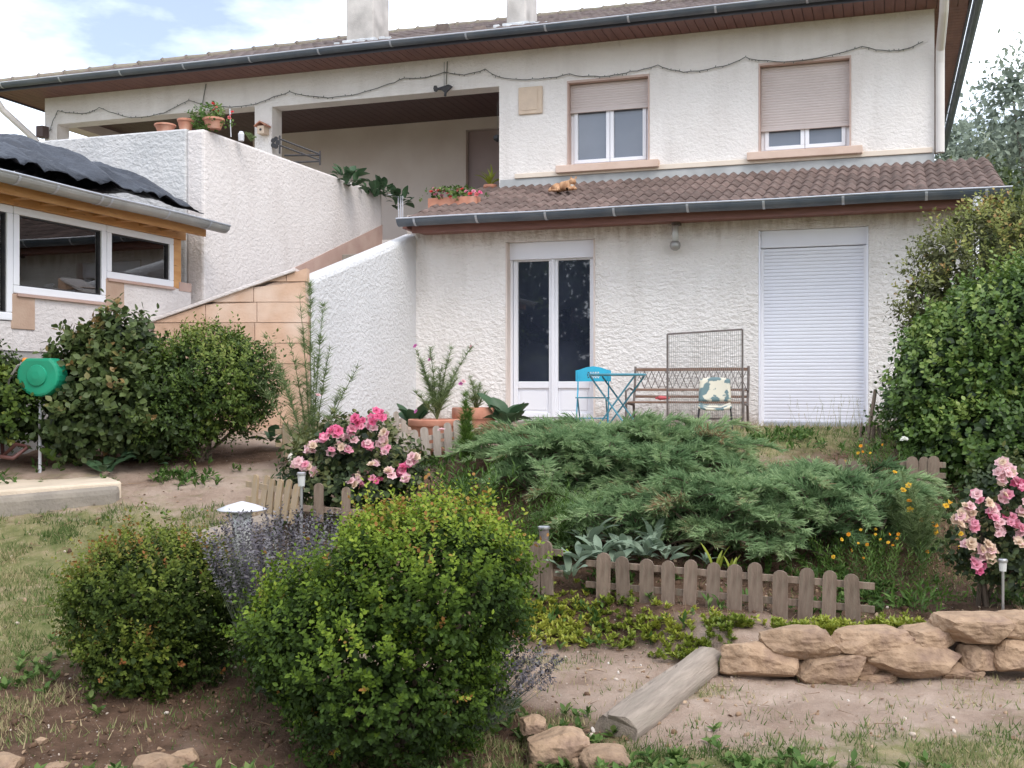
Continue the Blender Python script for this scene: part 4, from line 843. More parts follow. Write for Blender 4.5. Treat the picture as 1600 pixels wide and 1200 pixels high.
# ---- two box bushes in front
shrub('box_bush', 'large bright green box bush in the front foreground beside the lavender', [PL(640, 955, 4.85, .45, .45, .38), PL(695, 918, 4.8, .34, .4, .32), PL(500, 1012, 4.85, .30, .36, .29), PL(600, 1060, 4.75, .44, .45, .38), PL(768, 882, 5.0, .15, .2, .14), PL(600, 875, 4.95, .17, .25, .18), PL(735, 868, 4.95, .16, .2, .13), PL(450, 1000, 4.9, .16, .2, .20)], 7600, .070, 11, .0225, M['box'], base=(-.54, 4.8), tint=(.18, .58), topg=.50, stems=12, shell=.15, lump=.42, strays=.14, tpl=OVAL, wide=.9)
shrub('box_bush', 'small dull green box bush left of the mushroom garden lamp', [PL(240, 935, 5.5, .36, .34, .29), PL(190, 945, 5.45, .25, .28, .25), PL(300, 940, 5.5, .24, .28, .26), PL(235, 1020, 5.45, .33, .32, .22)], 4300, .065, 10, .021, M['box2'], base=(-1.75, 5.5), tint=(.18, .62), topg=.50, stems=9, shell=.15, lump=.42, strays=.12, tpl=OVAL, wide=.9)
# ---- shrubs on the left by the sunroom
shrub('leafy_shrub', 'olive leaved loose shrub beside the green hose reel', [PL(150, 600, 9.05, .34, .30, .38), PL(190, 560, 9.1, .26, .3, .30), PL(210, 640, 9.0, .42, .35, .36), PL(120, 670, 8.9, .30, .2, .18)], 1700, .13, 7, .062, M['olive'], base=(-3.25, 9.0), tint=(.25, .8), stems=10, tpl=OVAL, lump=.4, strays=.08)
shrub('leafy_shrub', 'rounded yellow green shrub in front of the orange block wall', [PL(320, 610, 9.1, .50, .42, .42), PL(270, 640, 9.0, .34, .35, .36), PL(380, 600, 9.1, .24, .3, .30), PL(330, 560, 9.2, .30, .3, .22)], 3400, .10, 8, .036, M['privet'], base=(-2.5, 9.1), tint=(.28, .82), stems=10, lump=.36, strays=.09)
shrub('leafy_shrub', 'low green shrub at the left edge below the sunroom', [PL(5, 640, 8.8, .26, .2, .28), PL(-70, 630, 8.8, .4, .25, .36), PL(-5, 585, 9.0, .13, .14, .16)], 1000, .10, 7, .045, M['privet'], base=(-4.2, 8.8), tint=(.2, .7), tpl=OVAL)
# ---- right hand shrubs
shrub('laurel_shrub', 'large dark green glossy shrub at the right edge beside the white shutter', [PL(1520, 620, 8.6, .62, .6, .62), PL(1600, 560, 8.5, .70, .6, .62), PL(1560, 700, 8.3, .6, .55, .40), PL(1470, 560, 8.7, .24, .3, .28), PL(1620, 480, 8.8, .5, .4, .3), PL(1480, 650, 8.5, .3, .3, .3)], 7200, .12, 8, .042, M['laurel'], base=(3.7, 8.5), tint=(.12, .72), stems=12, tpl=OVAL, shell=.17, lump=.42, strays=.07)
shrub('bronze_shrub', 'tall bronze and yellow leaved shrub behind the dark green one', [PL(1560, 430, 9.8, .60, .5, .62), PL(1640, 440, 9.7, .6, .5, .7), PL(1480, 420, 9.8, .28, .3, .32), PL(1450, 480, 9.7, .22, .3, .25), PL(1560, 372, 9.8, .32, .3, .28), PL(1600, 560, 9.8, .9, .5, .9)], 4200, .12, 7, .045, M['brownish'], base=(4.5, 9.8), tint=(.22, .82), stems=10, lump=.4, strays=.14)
# ---- trees behind the right corner
def T(label, px, Y, top, rad, seed_l, m, n, leaf, **k):
    x = (px-CX)/F*Y; H = EZ+(HY-top)/F*Y
    lb = [(x+a*rad, Y+b*rad, H*c, rad*d, rad*d, H*e) for a, b, c, d, e in seed_l]
    return tree(label, (x, Y), H, .12, lb, n, leaf, m, 'trees behind the house corner', **k)
T('hazy spired conifer just right of the house corner', 1492, 26, 200, 1.2, [(0, 0, .45, 1, .25), (0, 0, .68, .6, .2), (0, 0, .87, .28, .13)], M['tree'], 1300, .20, lump=.5, slen=.35)
T('hazy broad tree above the tiled roof corner', 1560, 24, 172, 1.5, [(0, 0, .7, .9, .2), (-.6, 0, .55, .7, .2), (.6, 0, .6, .8, .25), (.3, 0, .86, .5, .12)], M['tree'], 1500, .16, lump=.6, slen=.4, strays=.2)
T('tall sparse tree at the right edge behind the bronze shrub', 1625, 20, 95, 1.3, [(0, 0, .8, .8, .18), (.3, 0, .6, 1, .25), (-.5, 0, .5, .6, .2), (-.3, .2, .93, .35, .07)], M['tree'], 900, .13, lump=.7, slen=.4, strays=.25)
T('dull green tree low behind the right roof edge', 1585, 16, 265, 1.2, [(0, 0, .6, 1, .3), (-.4, 0, .8, .5, .18)], M['olive'], 1300, .10, lump=.5, slen=.3)
# trees and hedge behind the photographer: the glass of the doors mirrors them
for i in range(5):
    x_, y_ = -9.5-i*1.9, -2.2-i*1.1
    tree(['broad evergreen nearest behind the photographer at left', 'second evergreen of the row behind the photographer', 'third evergreen of the row behind the photographer', 'fourth evergreen of the row behind the photographer', 'farthest evergreen of the row behind the photographer'][i], (x_, y_), 5.5, .18, [(x_, y_, 1.6, 1.7, 1.4, 2.4), (x_+.3, y_, 3.5, 1.0, 1.2, 1.2), (x_-.6, y_, 3.0, 1.0, 1.2, 1.5)], 420, .20, M['laurel'], slen=.4, tint=(.05, .4), inner=.8)
tree('tall garden tree standing behind the photographer', (-5.5, -7), 7, .2, [(-5.5, -7, 5, 2.2, 2, 2), (-4.2, -7, 4.2, 1.6, 1.5, 1.6), (-6.8, -7.5, 4.4, 1.6, 1.6, 1.6)], 1200, .22, M['olive'], slen=.5)
tree('broad garden tree standing behind the photographer', (1.5, -9), 7, .2, [(1.5, -9, 5.5, 2.2, 2, 2), (.2, -9, 4.4, 1.8, 1.6, 1.6), (3.0, -8.5, 4.6, 1.8, 1.6, 1.6)], 1200, .22, M['olive'], slen=.5)
# ---- junipers: arching feathery plumes
def juniper(label, cx, cy, spanx, spany, ztop, n, ln, base_dz=0.0, az=None, group='spreading junipers on the bank'):
    g = float(gz(cx, cy)); r = empty('juniper', (cx, cy, g), 0, label, 'juniper', group); o = np.array([cx, cy, g]); f = Fol(); mb = MB()
    for i in range(n):
        bx = cx+rng.uniform(-1, 1)*spanx*.62; by = cy+rng.uniform(-1, 1)*spany*.6
        a = rng.uniform(0, 2*math.pi) if az is None else rng.normal(az[0], az[1]); L_ = ln*rng.uniform(.55, 1.15)
        gb = float(gz(bx, by, False)); e = (rng.random()**.7); el = R(15+38*e); h0 = gb+(ztop-gb)*rng.uniform(0.0, .72)
        k = 9; t = np.linspace(0, 1, k); hz = L_*t*math.cos(el); z = h0+L_*(t*math.sin(el)-.55*t*t*math.sin(el)-.10*t**3)
        edge = max(abs(bx-cx)/spanx, 0); z = z-(edge**2)*.10
        pts = np.stack([bx+np.cos(a)*hz, by+np.sin(a)*hz*.8, z], -1); gg = gz(pts[:, 0], pts[:, 1], False); pts[:, 2] = np.maximum(pts[:, 2], gg+.04+.05*t)
        pts -= o; mb.tube([Vector(p) for p in pts], [.010*(1-.85*q) for q in t], 4, False)
        m_ = int(62*L_/.7); tt = rng.uniform(.08, 1, m_)**.8; ii = np.minimum((tt*(k-1)).astype(int), k-2); fr_ = tt*(k-1)-ii
        pp = pts[ii]*(1-fr_)[:, None]+pts[ii+1]*fr_[:, None]; dd = unit(pts[ii+1]-pts[ii]); sgn = rng.choice([-1, 1], m_)
        side = unit(np.cross(dd, [0, 0, 1]))*sgn[:, None]; sd2 = unit(dd*.75+side*rng.uniform(.2, .8, (m_, 1))+np.array([0, 0, .22])+rdir(m_)*.22)
        sl = .15*(1.15-.75*tt)*rng.uniform(.6, 1.3, m_); q = 9; tn = np.clip(.25+.50*tt+rng.normal(0, .12), .03, .93)
        if rng.random() < .03: tn = tn*0+1
        for j in range(q):
            u_ = (j+.5)/q; dj = unit(sd2+rdir(m_)*.42); pj = pp+sd2*(sl*u_)[:, None]
            f.add(BLADE, pj, frames(dj, rdir(m_)), np.stack([np.full(m_, .0085), .048*rng.uniform(.6, 1.3, m_), np.ones(m_)], -1), tn+rng.normal(0, .07, m_)+.12*(u_-.5))
    f.build('foliage', M['juniper'], r); tag(mb.build('stems', M['woody'], r), kind='stuff'); return r
juniper('wide grey green spreading juniper in front of the turquoise chair and bench', .70, 8.20, 1.10, .50, .0, 290, .72)
juniper('pale grey green spreading juniper lower and right of the first, above the picket fence', 1.80, 7.62, 1.05, .45, -.22, 280, .74)
juniper('dark juniper low behind the picket fence and silver leaved plant', .95, 7.5, .7, .25, -.35, 110, .55)
# ------------------------------------------------------------------ flowers
def bloom_mesh(nm, m, r=.03, rings=((6, 1.0, .35), (5, .75, .8), (4, .5, 1.25)), seed=0):
    f = Fol(); g_ = np.random.default_rng(seed)
    for k, s_, el in rings:
        a = np.arange(k)*2*np.pi/k+g_.uniform(0, 1); d = np.stack([np.cos(a)*math.cos(el), np.sin(a)*math.cos(el), np.full(k, math.sin(el))], -1)
        d = unit(d+g_.normal(0, .12, (k, 3))); n = unit(np.cross(np.cross(d, [0, 0, 1]), d)); f.add(OVAL, np.zeros((k, 3)), frames(d, n), np.stack([np.full(k, r*s_*1.35), np.full(k, r*s_), np.full(k, r*s_)], -1), g_.uniform(.2, 1, k))
    return fast_mesh(nm, np.concatenate(f.V), np.concatenate(f.F), m, tint=np.concatenate(f.T))
BM = {k: [bloom_mesh('blossom', PETAL[k], seed=i) for i in range(2)] for k in PETAL}
def put_blooms(parent, pts, cols, scale=1.0, name='blossom', face=(0, -.6, .7)):
    o = parent.location
    for i, p in enumerate(pts):
        c = random.choice(cols); d = Vector(face)+Vector((random.uniform(-.7, .7), random.uniform(-.5, .3), random.uniform(-.4, .4)))
        ro = d.to_track_quat('Z', 'Y').to_euler(); k = scale*random.uniform(.75, 1.2)
        link(name, random.choice(BM[c]), parent, Vector(p)-o, ro, (k, k, k))
lr_px = [(591, 647, 0), (583, 658, 0), (555, 657, 0), (563, 662, 0), (528, 672, 0), (520, 678, 0), (508, 685, 0), (549, 675, 1), (549, 688, 1), (535, 680, 2), (573, 692, 1), (575, 699, 0), (600, 675, 2), (598, 690, 2), (603, 703, 1), (490, 695, 2), (483, 702, 2), (515, 704, 1), (530, 700, 3), (540, 703, 1), (468, 722, 1), (475, 730, 1), (482, 727, 2), (460, 726, 2), (488, 738, 2), (571, 742, 3), (558, 746, 2), (580, 748, 1), (590, 752, 0), (550, 755, 2), (565, 757, 1), (632, 730, 0), (645, 715, 1), (640, 720, 1), (650, 717, 2), (625, 738, 0), (610, 740, 3), (635, 747, 1), (584, 722, 2), (596, 654, 0), (580, 665, 1)]
rr_px = [(1568, 727, 2), (1575, 735, 2), (1560, 740, 1), (1580, 742, 2), (1562, 752, 2), (1592, 752, 0), (1597, 762, 0), (1565, 775, 2), (1575, 778, 1), (1527, 777, 1), (1512, 795, 3), (1505, 802, 2), (1515, 806, 2), (1508, 816, 2), (1520, 823, 1), (1495, 813, 3), (1548, 790, 2), (1555, 798, 1), (1550, 805, 0), (1570, 810, 0), (1563, 820, 1), (1560, 830, 2), (1582, 812, 1), (1590, 822, 1), (1595, 798, 2), (1590, 840, 3), (1595, 847, 3), (1520, 857, 3), (1540, 855, 3), (1550, 860, 3), (1530, 867, 3), (1545, 872, 3), (1525, 880, 1), (1532, 890, 0), (1515, 852, 2), (1610, 780, 1), (1612, 800, 2), (1608, 740, 1)]
SETS = (['hot_pink', 'hot_pink', 'mid_pink'], ['mid_pink', 'pale_pink'], ['pale_pink', 'pale_pink', 'faded_cream'], ['faded_cream', 'faded_cream', 'pale_pink'])
r = shrub('rose_bush', 'pink rose bush left of centre before the small border fence and terracotta pots', [PL(555, 715, 7.6, .36, .28, .24), PL(500, 735, 7.6, .22, .22, .18), PL(610, 730, 7.6, .22, .22, .16), PL(550, 765, 7.5, .34, .28, .15)], 800, .10, 6, .042, M['roseleaf'], base=(-1.06, 7.6), tint=(.2, .8), stems=10, tpl=OVAL, cat='rose bush')
for px, py, s_ in lr_px: put_blooms(r, [P(px+random.uniform(-5, 5), py+random.uniform(-5, 5), 7.28+random.uniform(-.05, .12)) for _ in range(4)], SETS[s_], 1.15)
r = shrub('rose_bush', 'pink and cream rose bush at the right edge above the stone wall', [PL(1560, 800, 6.55, .22, .22, .24), PL(1610, 790, 6.5, .22, .2, .28), PL(1530, 860, 6.5, .18, .2, .16), PL(1590, 870, 6.5, .25, .2, .2)], 520, .09, 6, .038, M['roseleaf'], base=(2.8, 6.6), tint=(.15, .75), stems=8, tpl=OVAL, cat='rose bush')
for px, py, s_ in rr_px: put_blooms(r, [P(px+random.uniform(-6, 6), py+random.uniform(-6, 6), 6.28+random.uniform(-.05, .08)) for _ in range(4)], SETS[s_], 1.1)
# ---- picket borders
def picket_mesh(w_, h, t, m):
    o2 = [(-w_/2, 0), (w_/2, 0), (w_/2, h-w_*.42)]+[(w_/2*math.cos(a), h-w_*.42+w_*.42*math.sin(a)) for a in (math.pi*.2, math.pi*.38, math.pi*.5, math.pi*.62, math.pi*.8)]+[(-w_/2, h-w_*.42)]
    mb = MB(); mb.prism(o2, 0, t); return mb.mesh('picket', m)
def border(label, a, b, n, h, w_, m, rails=(.35, .72), tilt=0.0, jit=.045, lean=0.0, group='low wooden border fences', ends=.05):
    a = Vector(a); b = Vector(b); d = b-a; L_ = math.hypot(d.x, d.y); rz = math.atan2(d.y, d.x)
    r = empty('border_fence', a, rz, label, 'border fence', group); sl = d.z/L_; pm = picket_mesh(w_, h, .016, m)
    for i in range(n):
        x = L_*(i+.5)/n; link('picket', pm, r, (x+random.uniform(-.006, .006), -.017, sl*x-.05+random.uniform(-.008, .008)), (lean+random.uniform(-jit, jit), tilt+random.uniform(-jit, jit), random.uniform(-jit, jit)), (random.uniform(.92, 1.06), 1, random.uniform(.95, 1.03)))
    for z in rails:
        mb = MB(); mb.hexa([(-ends, 0, z*h-.07), (L_+ends, 0, z*h+d.z-.07), (L_+ends, .014, z*h+d.z-.07), (-ends, .014, z*h-.07), (-ends, 0, z*h-.03), (L_+ends, 0, z*h+d.z-.03), (L_+ends, .014, z*h+d.z-.03), (-ends, .014, z*h-.03)]); mb.build('rail', m, r, bevel=.003)
    return r
def gpt(px, py, Y): p = P(px, py, Y); return p
a = gp(927, 938); b = gp(1352, 980)
border('long weathered picket border above the stone wall in the right foreground', a, b, 12, .34, .082, M['picket'], rails=(.42, .80))
border('short picket border half hidden by the large box bush beside the cylindrical solar light', gpt(806, 912, 7.0), gpt(868, 918, 6.8), 3, .33, .082, M['picket'], rails=(.42, .80))
border('leaning picket border behind the mushroom lamp at the edge of the path', gpt(392, 790, 7.5), gpt(462, 806, 7.3), 6, .27, .048, M['picket_yel'], tilt=.12, jit=.05, lean=-.05)
border('two isolated pickets below the left rose bush', gpt(478, 800, 7.15), gpt(560, 808, 7.1), 2, .25, .06, M['picket'], rails=(.3,))
border('ochre stained picket border left of the rose bush before the white flank wall', gpt(440, 703, 8.9), gpt(512, 700, 9.1), 5, .27, .062, M['picket_yel'])
border('silvered picket border behind the rose bush against the white flank wall', gpt(505, 690, 9.6), gpt(640, 682, 9.7), 9, .27, .055, M['picket_pale'])
border('tilted picket border in front of the terracotta pots', gpt(606, 716, 8.5), gpt(742, 692, 8.6), 8, .24, .06, M['picket_pale'], rails=(.35, .62), tilt=-.05)
border('low brown and pale pickets at the top edge of the lower juniper', gpt(1238, 748, 8.0), gpt(1342, 750, 7.9), 6, .19, .045, M['picket'])
border('three broad brown slats beside the large dark green shrub', gpt(1418, 746, 7.8), gpt(1466, 748, 7.75), 3, .20, .075, M['picket'])
r = empty('brushwood_fence', gpt(1343, 703, 9.2), 0, 'short fence of dark brushwood sticks beside the white shutter', 'fence')
for i in range(24):
    mb = MB(); x = i*.0175; mb.tube([(x, 0, -.05), (x+random.uniform(-.01, .02), random.uniform(-.02, .02), .18+random.uniform(-.02, .05)+.03*math.sin(i*.4)+i*.002)], [.009, .006], 5); mb.build('stick', M['twig'], r)
a = P(1351, 697, 9.0); b = P(1368, 609, 9.1); mb = MB(); mb.tube([(0, 0, -.1), b-a], [.018, .015], 8); tag(mb.build('garden_stake', M['picket'], None, loc=a), 'single wooden stake leaning against the brushwood fence by the shutter', 'stake')
# ---- stones
def stone(parent, x0, x1, y0, y1, Y, dep=.13, seed=0, rz=0):
    c = P((x0+x1)/2, (y0+y1)/2, Y); sx_ = (x1-x0)*Y/F/2*1.07; sz_ = (y1-y0)*Y/F/2*1.03
    rr = np.random.default_rng(seed+100); from mathutils import noise
    bm = bmesh.new(); bmesh.ops.create_icosphere(bm, subdivisions=4, radius=1)
    v = np.array([q.co for q in bm.verts]); k = (np.abs(v)**5).sum(1)**(-1/5); v = v*k[:, None]
    for i in range(22):
        n = rr.normal(size=3); n /= np.linalg.norm(n); d = rr.uniform(.66, .95)*(np.abs(n).sum()**.55); e_ = v@n-d; v = v-n[None]*np.maximum(e_, 0)[:, None]
    ext = (v.max(0)-v.min(0))/2; v = (v-(v.max(0)+v.min(0))/2)/ext
    for q, p in zip(bm.verts, v):
        p = Vector(p); h = noise.noise(p*1.7+Vector((seed, 0, 0)))*.05+noise.noise(p*6+Vector((0, seed, 0)))*.04+abs(noise.noise(Vector((p.x*2, p.y*2, p.z*5+seed))))*.05; p = p*(1+h-.03)
        q.co = Vector((p.x*sx_, p.y*dep, p.z*sz_))
    me = bpy.data.meshes.new('stone'); bm.to_mesh(me); bm.free(); me.materials.append(M['stone']); me.shade_flat()
    return link('stone', me, parent, c-parent.location if parent else c, (0, 0, rz))
sw = empty('dry_stone_wall', P(1370, 1055, 5.95), 0, 'low dry stone wall of honey coloured field stones edging the flower bed', 'stone wall')
S_ = [(1188, 1305, 977, 1026), (1300, 1420, 980, 1024), (1407, 1494, 974, 1014), (1462, 1582, 959, 1002), (1545, 1640, 954, 996), (1128, 1246, 999, 1060), (1242, 1352, 1018, 1066), (1352, 1500, 1002, 1056), (1497, 1553, 1004, 1052), (1550, 1650, 996, 1050), (1340, 1400, 1050, 1072), (1420, 1472, 1044, 1068), (1470, 1532, 1036, 1064), (1640, 1740, 960, 1004), (1648, 1750, 1000, 1050), (1335, 1372, 1018, 1056)]
for i, (x0, x1, y0, y1) in enumerate(S_): stone(sw, x0, x1, y0, y1, (5.86 if y0 < 997 and i != 9 else 5.82)+(i % 3)*.02+(.05 if i in (15,) else 0), .13 if i < 10 else .08, i+1, random.uniform(-.1, .1))
for i, (x0, x1, y0, y1, Y, lab) in enumerate([(828, 924, 1138, 1192, 4.72, 'orange brown angular stone in the foreground right of the large box bush'), (905, 990, 1168, 1222, 4.62, 'grey pink flat stone at the bottom edge beside the angular stone'), (812, 852, 1118, 1148, 4.85, 'small brown stone tucked behind the angular foreground stone'), (210, 292, 1178, 1225, 4.6, 'pale rounded stone at the bottom edge below the small box bush'), (268, 312, 1172, 1205, 4.68, 'small pale stone right behind the rounded bottom stone'), (-40, 32, 1180, 1225, 4.6, 'pale stone in the bottom left corner'), (72, 106, 1192, 1215, 4.6, 'small reddish stone near the bottom left corner'), (158, 194, 1194, 1220, 4.6, 'tiny pale stone left of the rounded bottom stone'), (890, 912, 1184, 1206, 4.6, 'little white stone between the two right foreground stones'), (56, 74, 1152, 1164, 4.8, 'white oval pebble on the dark soil at bottom left')]):
    tag(stone(None, x0, x1, y0, y1, Y, (x1-x0)*Y/F/2*.8, 31+i), lab, 'stone')
tag(lump('stone', (.05, .045, .045), mat('white_stone', (.66, .60, .52), .9), 9, None, P(460, 716, 8.0), 0, .1, 2, 2), 'round white stone left of the rose bush by the ochre pickets', 'stone')
# ---- logs
def log(label, a, b, r0, seed, groove=True):
    a = Vector(a); b = Vector(b); d = b-a; L_ = d.length; o = empty('log', a, math.atan2(d.y, d.x), None); tl_ = math.asin(d.z/L_)
    n, k = 40, 30; vs = []; fs = []
    for i in range(k+1):
        x = L_*i/k
        for j in range(n):
            an = 2*math.pi*j/n; rad = r0*(1+.05*math.sin(x*4+seed)+.03*math.sin(an*3+x*3)+.02*math.sin(an*7+x*9))
            g_ = abs(an-(2.05+.10*math.sin(x*7)+.05*math.sin(x*23)))
            if groove and g_ < .085: rad -= .022*(1-g_/.085)
            vs.append((x+(.01*math.sin(an*3) if i in (0, k) else 0), -rad*math.cos(an)*1.12, max(min(rad*math.sin(an), r0*.94), -r0)))
    for i in range(k):
        for j in range(n): fs.append((i*n+j, i*n+(j+1) % n, (i+1)*n+(j+1) % n, (i+1)*n+j))
    fs.append(tuple(range(n))[::-1]); fs.append(tuple(k*n+j for j in range(n)))
    bpy.data.objects.remove(o); mb = MB(); mb.add(vs, fs); q = mb.build('log', M['log'], None, loc=a); q.rotation_euler = (0, -tl_, math.atan2(d.y, d.x)); return tag(q, label, 'log')
a = P(962, 1146, 4.98); b = P(1106, 1034, 5.98); log('cracked silver grey log lying on the path in the right foreground', a, b, .088, 1)
log('short grey log half sunk in the lawn behind the small box bush', P(296, 850, 7.0), P(420, 818, 7.3), .07, 4, False)
# ---- terracotta pots at the terrace edge
def pot_mesh(mb, r, h, rim=.03):
    mb.lathe([(r*.68, 0), (r*.93, h*.74), (r*.94, h*.76), (r*1.0, h*.765), (r*1.03, h*.80), (r*1.03, h*.97), (r*1.0, h), (r*.90, h), (r*.88, h*.93), (r*.05, h*.92)], 28)
def pot(label, p, r, h, cat='plant pot', name='terracotta_pot', group=None, m=None):
    mb = MB(); pot_mesh(mb, r, h); o = mb.build(name, m or M['terra'], None, smooth=False, loc=p); o.data.shade_smooth()
    e = o.modifiers.new('edges', 'EDGE_SPLIT'); e.split_angle = R(38)
    return tag(o, label, cat, group)
G = 'terracotta pots at the terrace edge'
pot('large terracotta pot with thick rim beside broad green leaves', P(742, 712, 9.3), .186, .40, group=G)
pot('wide terracotta bowl pot behind the tilted pickets', P(678, 700, 9.1), .205, .235, group=G)
pot('terracotta pot low behind the tilted pickets under the bowl', P(676, 742, 8.75), .125, .21, group=G)
pot('small terracotta pot right of the rose bush', P(613, 734, 8.6), .06, .12, group=G)
# ---- feathery tall plants
def feathery(name, label, base, tips, cat='tall plant', blooms=(), dens=26, ll=.10, m='feather', r0=.006, cols=('magenta', 'pale_pink')):
    base = Vector(base); r = empty(name, base, 0, label, cat); mb = MB(); f = Fol()
    for tp_ in tips:
        tp_ = Vector(tp_)-base; mid = tp_*.5+Vector((tp_.x*-.18, 0, tp_.z*.05)); P0 = np.array([(0, 0, 0), mid, tp_]); L_ = tp_.length
        cur = lambda t: (1-t)**2*P0[0]+2*t*(1-t)*P0[1]+t*t*P0[2]
        mb.tube([Vector(cur(t)) for t in (0, .25, .5, .75, 1)], [r0, r0*.85, r0*.7, r0*.5, r0*.25], 5, False)
        k = int(dens*L_/.5); ts = rng.uniform(.2, 1.0, k)
        nod = np.clip(np.round(ts*9)/9+rng.normal(0, .035, k), 0, 1); ps = np.array([cur(t) for t in nod])
        for q in range(9):
            d = unit(rdir(k)*np.array([1, 1, .35])+np.array([0, 0, .55])); f.add(BLADE, ps+rng.normal(0, .006, (k, 3)), frames(d, rdir(k)), np.stack([np.full(k, .0045), ll*rng.uniform(.5, 1.2, k)*(1.15-.70*nod), np.ones(k)], -1), rng.uniform(.1, .95, k))
    f.build('foliage', M[m], r); tag(mb.build('stems', M['stem'], r), kind='stuff')
    if blooms: put_blooms(r, blooms, cols, .8)
    return r
b0 = g3((487-CX)/F*8.5, 8.5)
feathery('cosmos_plant', 'tall feathery cosmos growing before the end of the white flank wall', b0, [P(484, 445, 8.5), P(468, 462, 8.6), P(505, 478, 8.4), P(416, 528, 8.5), P(432, 572, 8.4), P(515, 545, 8.5), P(558, 575, 8.4), P(532, 612, 8.5), P(452, 530, 8.6), P(404, 600, 8.5), P(492, 560, 8.4)], 'cosmos', [P(497, 618, 8.4)], dens=20, ll=.15)
b1 = P(683, 655, 9.1)
feathery('cosmos_plant', 'feathery cosmos with pink flowers growing in the wide terracotta bowl', b1, [P(649, 545, 9.1), P(735, 545, 9.2), P(672, 545, 9.0), P(705, 545, 9.1), P(660, 580, 9.1), P(690, 570, 9.1), P(715, 590, 9.1), P(645, 610, 9.0), P(700, 600, 9.0), P(675, 600, 9.1)], 'cosmos', [P(649, 541, 9.1), P(736, 542, 9.2), P(672, 562, 9.1), P(720, 600, 9.05), P(724, 596, 9.05), P(650, 643, 8.9)], dens=30, ll=.13)
feathery('cosmos_plant', 'small feathery seedling cosmos in the large terracotta pot', P(745, 642, 9.3), [P(735, 590, 9.3), P(750, 600, 9.3), P(760, 612, 9.3), P(742, 605, 9.2), P(728, 612, 9.2)], 'cosmos', dens=34, ll=.10)
feathery('lily_plant', 'upright narrow leaved lily stem in front of the tilted pickets', g3((729-CX)/F*8.3, 8.3), [P(727, 618, 8.3), P(735, 640, 8.3), P(722, 650, 8.3)], 'lily', dens=70, ll=.12, m='fresh')
# broad leaved plants, each large leaf a part
def bigleaf_mesh(l_, w_, m, nm='leaf', curl=.25, seed=0):
    g_ = np.random.default_rng(seed); n = 6; vs = []; fs = []
    for i in range(n+1):
        t = i/n; ww = w_*math.sin(math.pi*min(t*.92+.06, 1))**.8; z = curl*l_*(t-t*t*1.25)
        for j, s_ in enumerate((-1, -.5, 0, .5, 1)): vs.append((s_*ww/2, t*l_, z+abs(s_)*w_*.14*math.sin(t*3)+g_.normal(0, w_*.015)))
    for i in range(n):
        for j in range(4): b = i*5+j; fs.append((b, b+1, b+6, b+5))
    v = np.array(vs); f = np.array(fs); return fast_mesh(nm, v, f, m, tint=g_.uniform(.35, .85, len(f))*0+g_.uniform(.35, .9), smooth=True)
def broad(name, label, base, n, l_, w_, m, cat, elev=(15, 70), spread=.06, group=None, az=None, curl=.25):
    r = empty(name, base, 0, label, cat, group); ms = [bigleaf_mesh(l_, w_, M[m], seed=i, curl=curl) for i in range(4)]
    for i in range(n):
        a = i*2.4+random.uniform(-.4, .4) if az is None else random.uniform(*az); el = R(random.uniform(*elev)); k = random.uniform(.6, 1.15)
        link('leaf', ms[i % 4], r, (math.cos(a)*spread*random.random(), math.sin(a)*spread*random.random(), random.uniform(0, spread)), (el, random.uniform(-.4, .4), a-math.pi/2), (k, k, k))
    return r
i0 = 0
for (px, py, Y, n) in ((905, 880, 6.95, 12), (938, 872, 7.0, 14), (975, 865, 7.1, 15), (1010, 868, 7.0, 14), (1040, 875, 7.05, 13), (1020, 850, 7.15, 10), (920, 850, 7.2, 9), (890, 905, 6.85, 8), (960, 893, 6.9, 9)):
    lab = ['leftmost silver leaved sage clump behind the picket gap', 'silver leaved sage clump left of the middle of its row', 'middle silver leaved sage clump behind the long picket border', 'silver leaved sage clump right of the middle of its row', 'rightmost silver leaved sage clump under the juniper', 'small silver leaved clump highest at right under the juniper tips', 'small silver leaved clump highest at left beside the solar light', 'low grey leaved clump beneath the leftmost sage', 'low grey leaved clump touching the first picket of the long border'][i0]; i0 += 1
    broad('sage_plant', lab, P(px, py, Y), n, .17, .062, 'greyleaf', 'leafy plant', (5, 60), .05, 'silver leaved plants behind the picket border', curl=.32)
broad('broad_leaf_plant', 'broad green leaves spilling right of the large terracotta pot', P(790, 664, 9.2), 16, .20, .15, 'bigleaf', 'leafy plant', (10, 75), .1)
broad('broad_leaf_plant', 'dark cabbage like leaves left of the terracotta bowl', P(645, 668, 9.3), 9, .20, .13, 'bigleaf', 'leafy plant', (20, 70), .05)
broad('broad_leaf_plant', 'low dark leaves between the orange blocks and ochre pickets', P(425, 690, 9.5), 9, .17, .12, 'bigleaf', 'leafy plant', (5, 50), .06)
broad('broad_leaf_plant', 'large leaves sprawling at the foot of the olive shrub near the patio slab', P(95, 722, 8.9), 12, .18, .10, 'fresh', 'leafy plant', (15, 60), .12)
broad('broad_leaf_plant', 'dark rounded leaves at the right end of the patio slab', P(172, 738, 8.7), 12, .15, .10, 'bigleaf', 'leafy plant', (5, 55), .12)
broad('broad_leaf_plant', 'low leaves trailing under the rounded shrub beside the path', P(225, 730, 8.8), 12, .13, .08, 'bigleaf', 'leafy plant', (5, 45), .15)
broad('strap_leaf_plant', 'pair of upright yellow green strap leaves behind the pickets', P(1118, 905, 6.75), 4, .20, .035, 'sedum', 'leafy plant', (65, 85), .02)
broad('strap_leaf_plant', 'single tuft of yellow green strap leaves right of the first pair', P(1143, 905, 6.75), 4, .17, .035, 'sedum', 'leafy plant', (65, 85), .02)
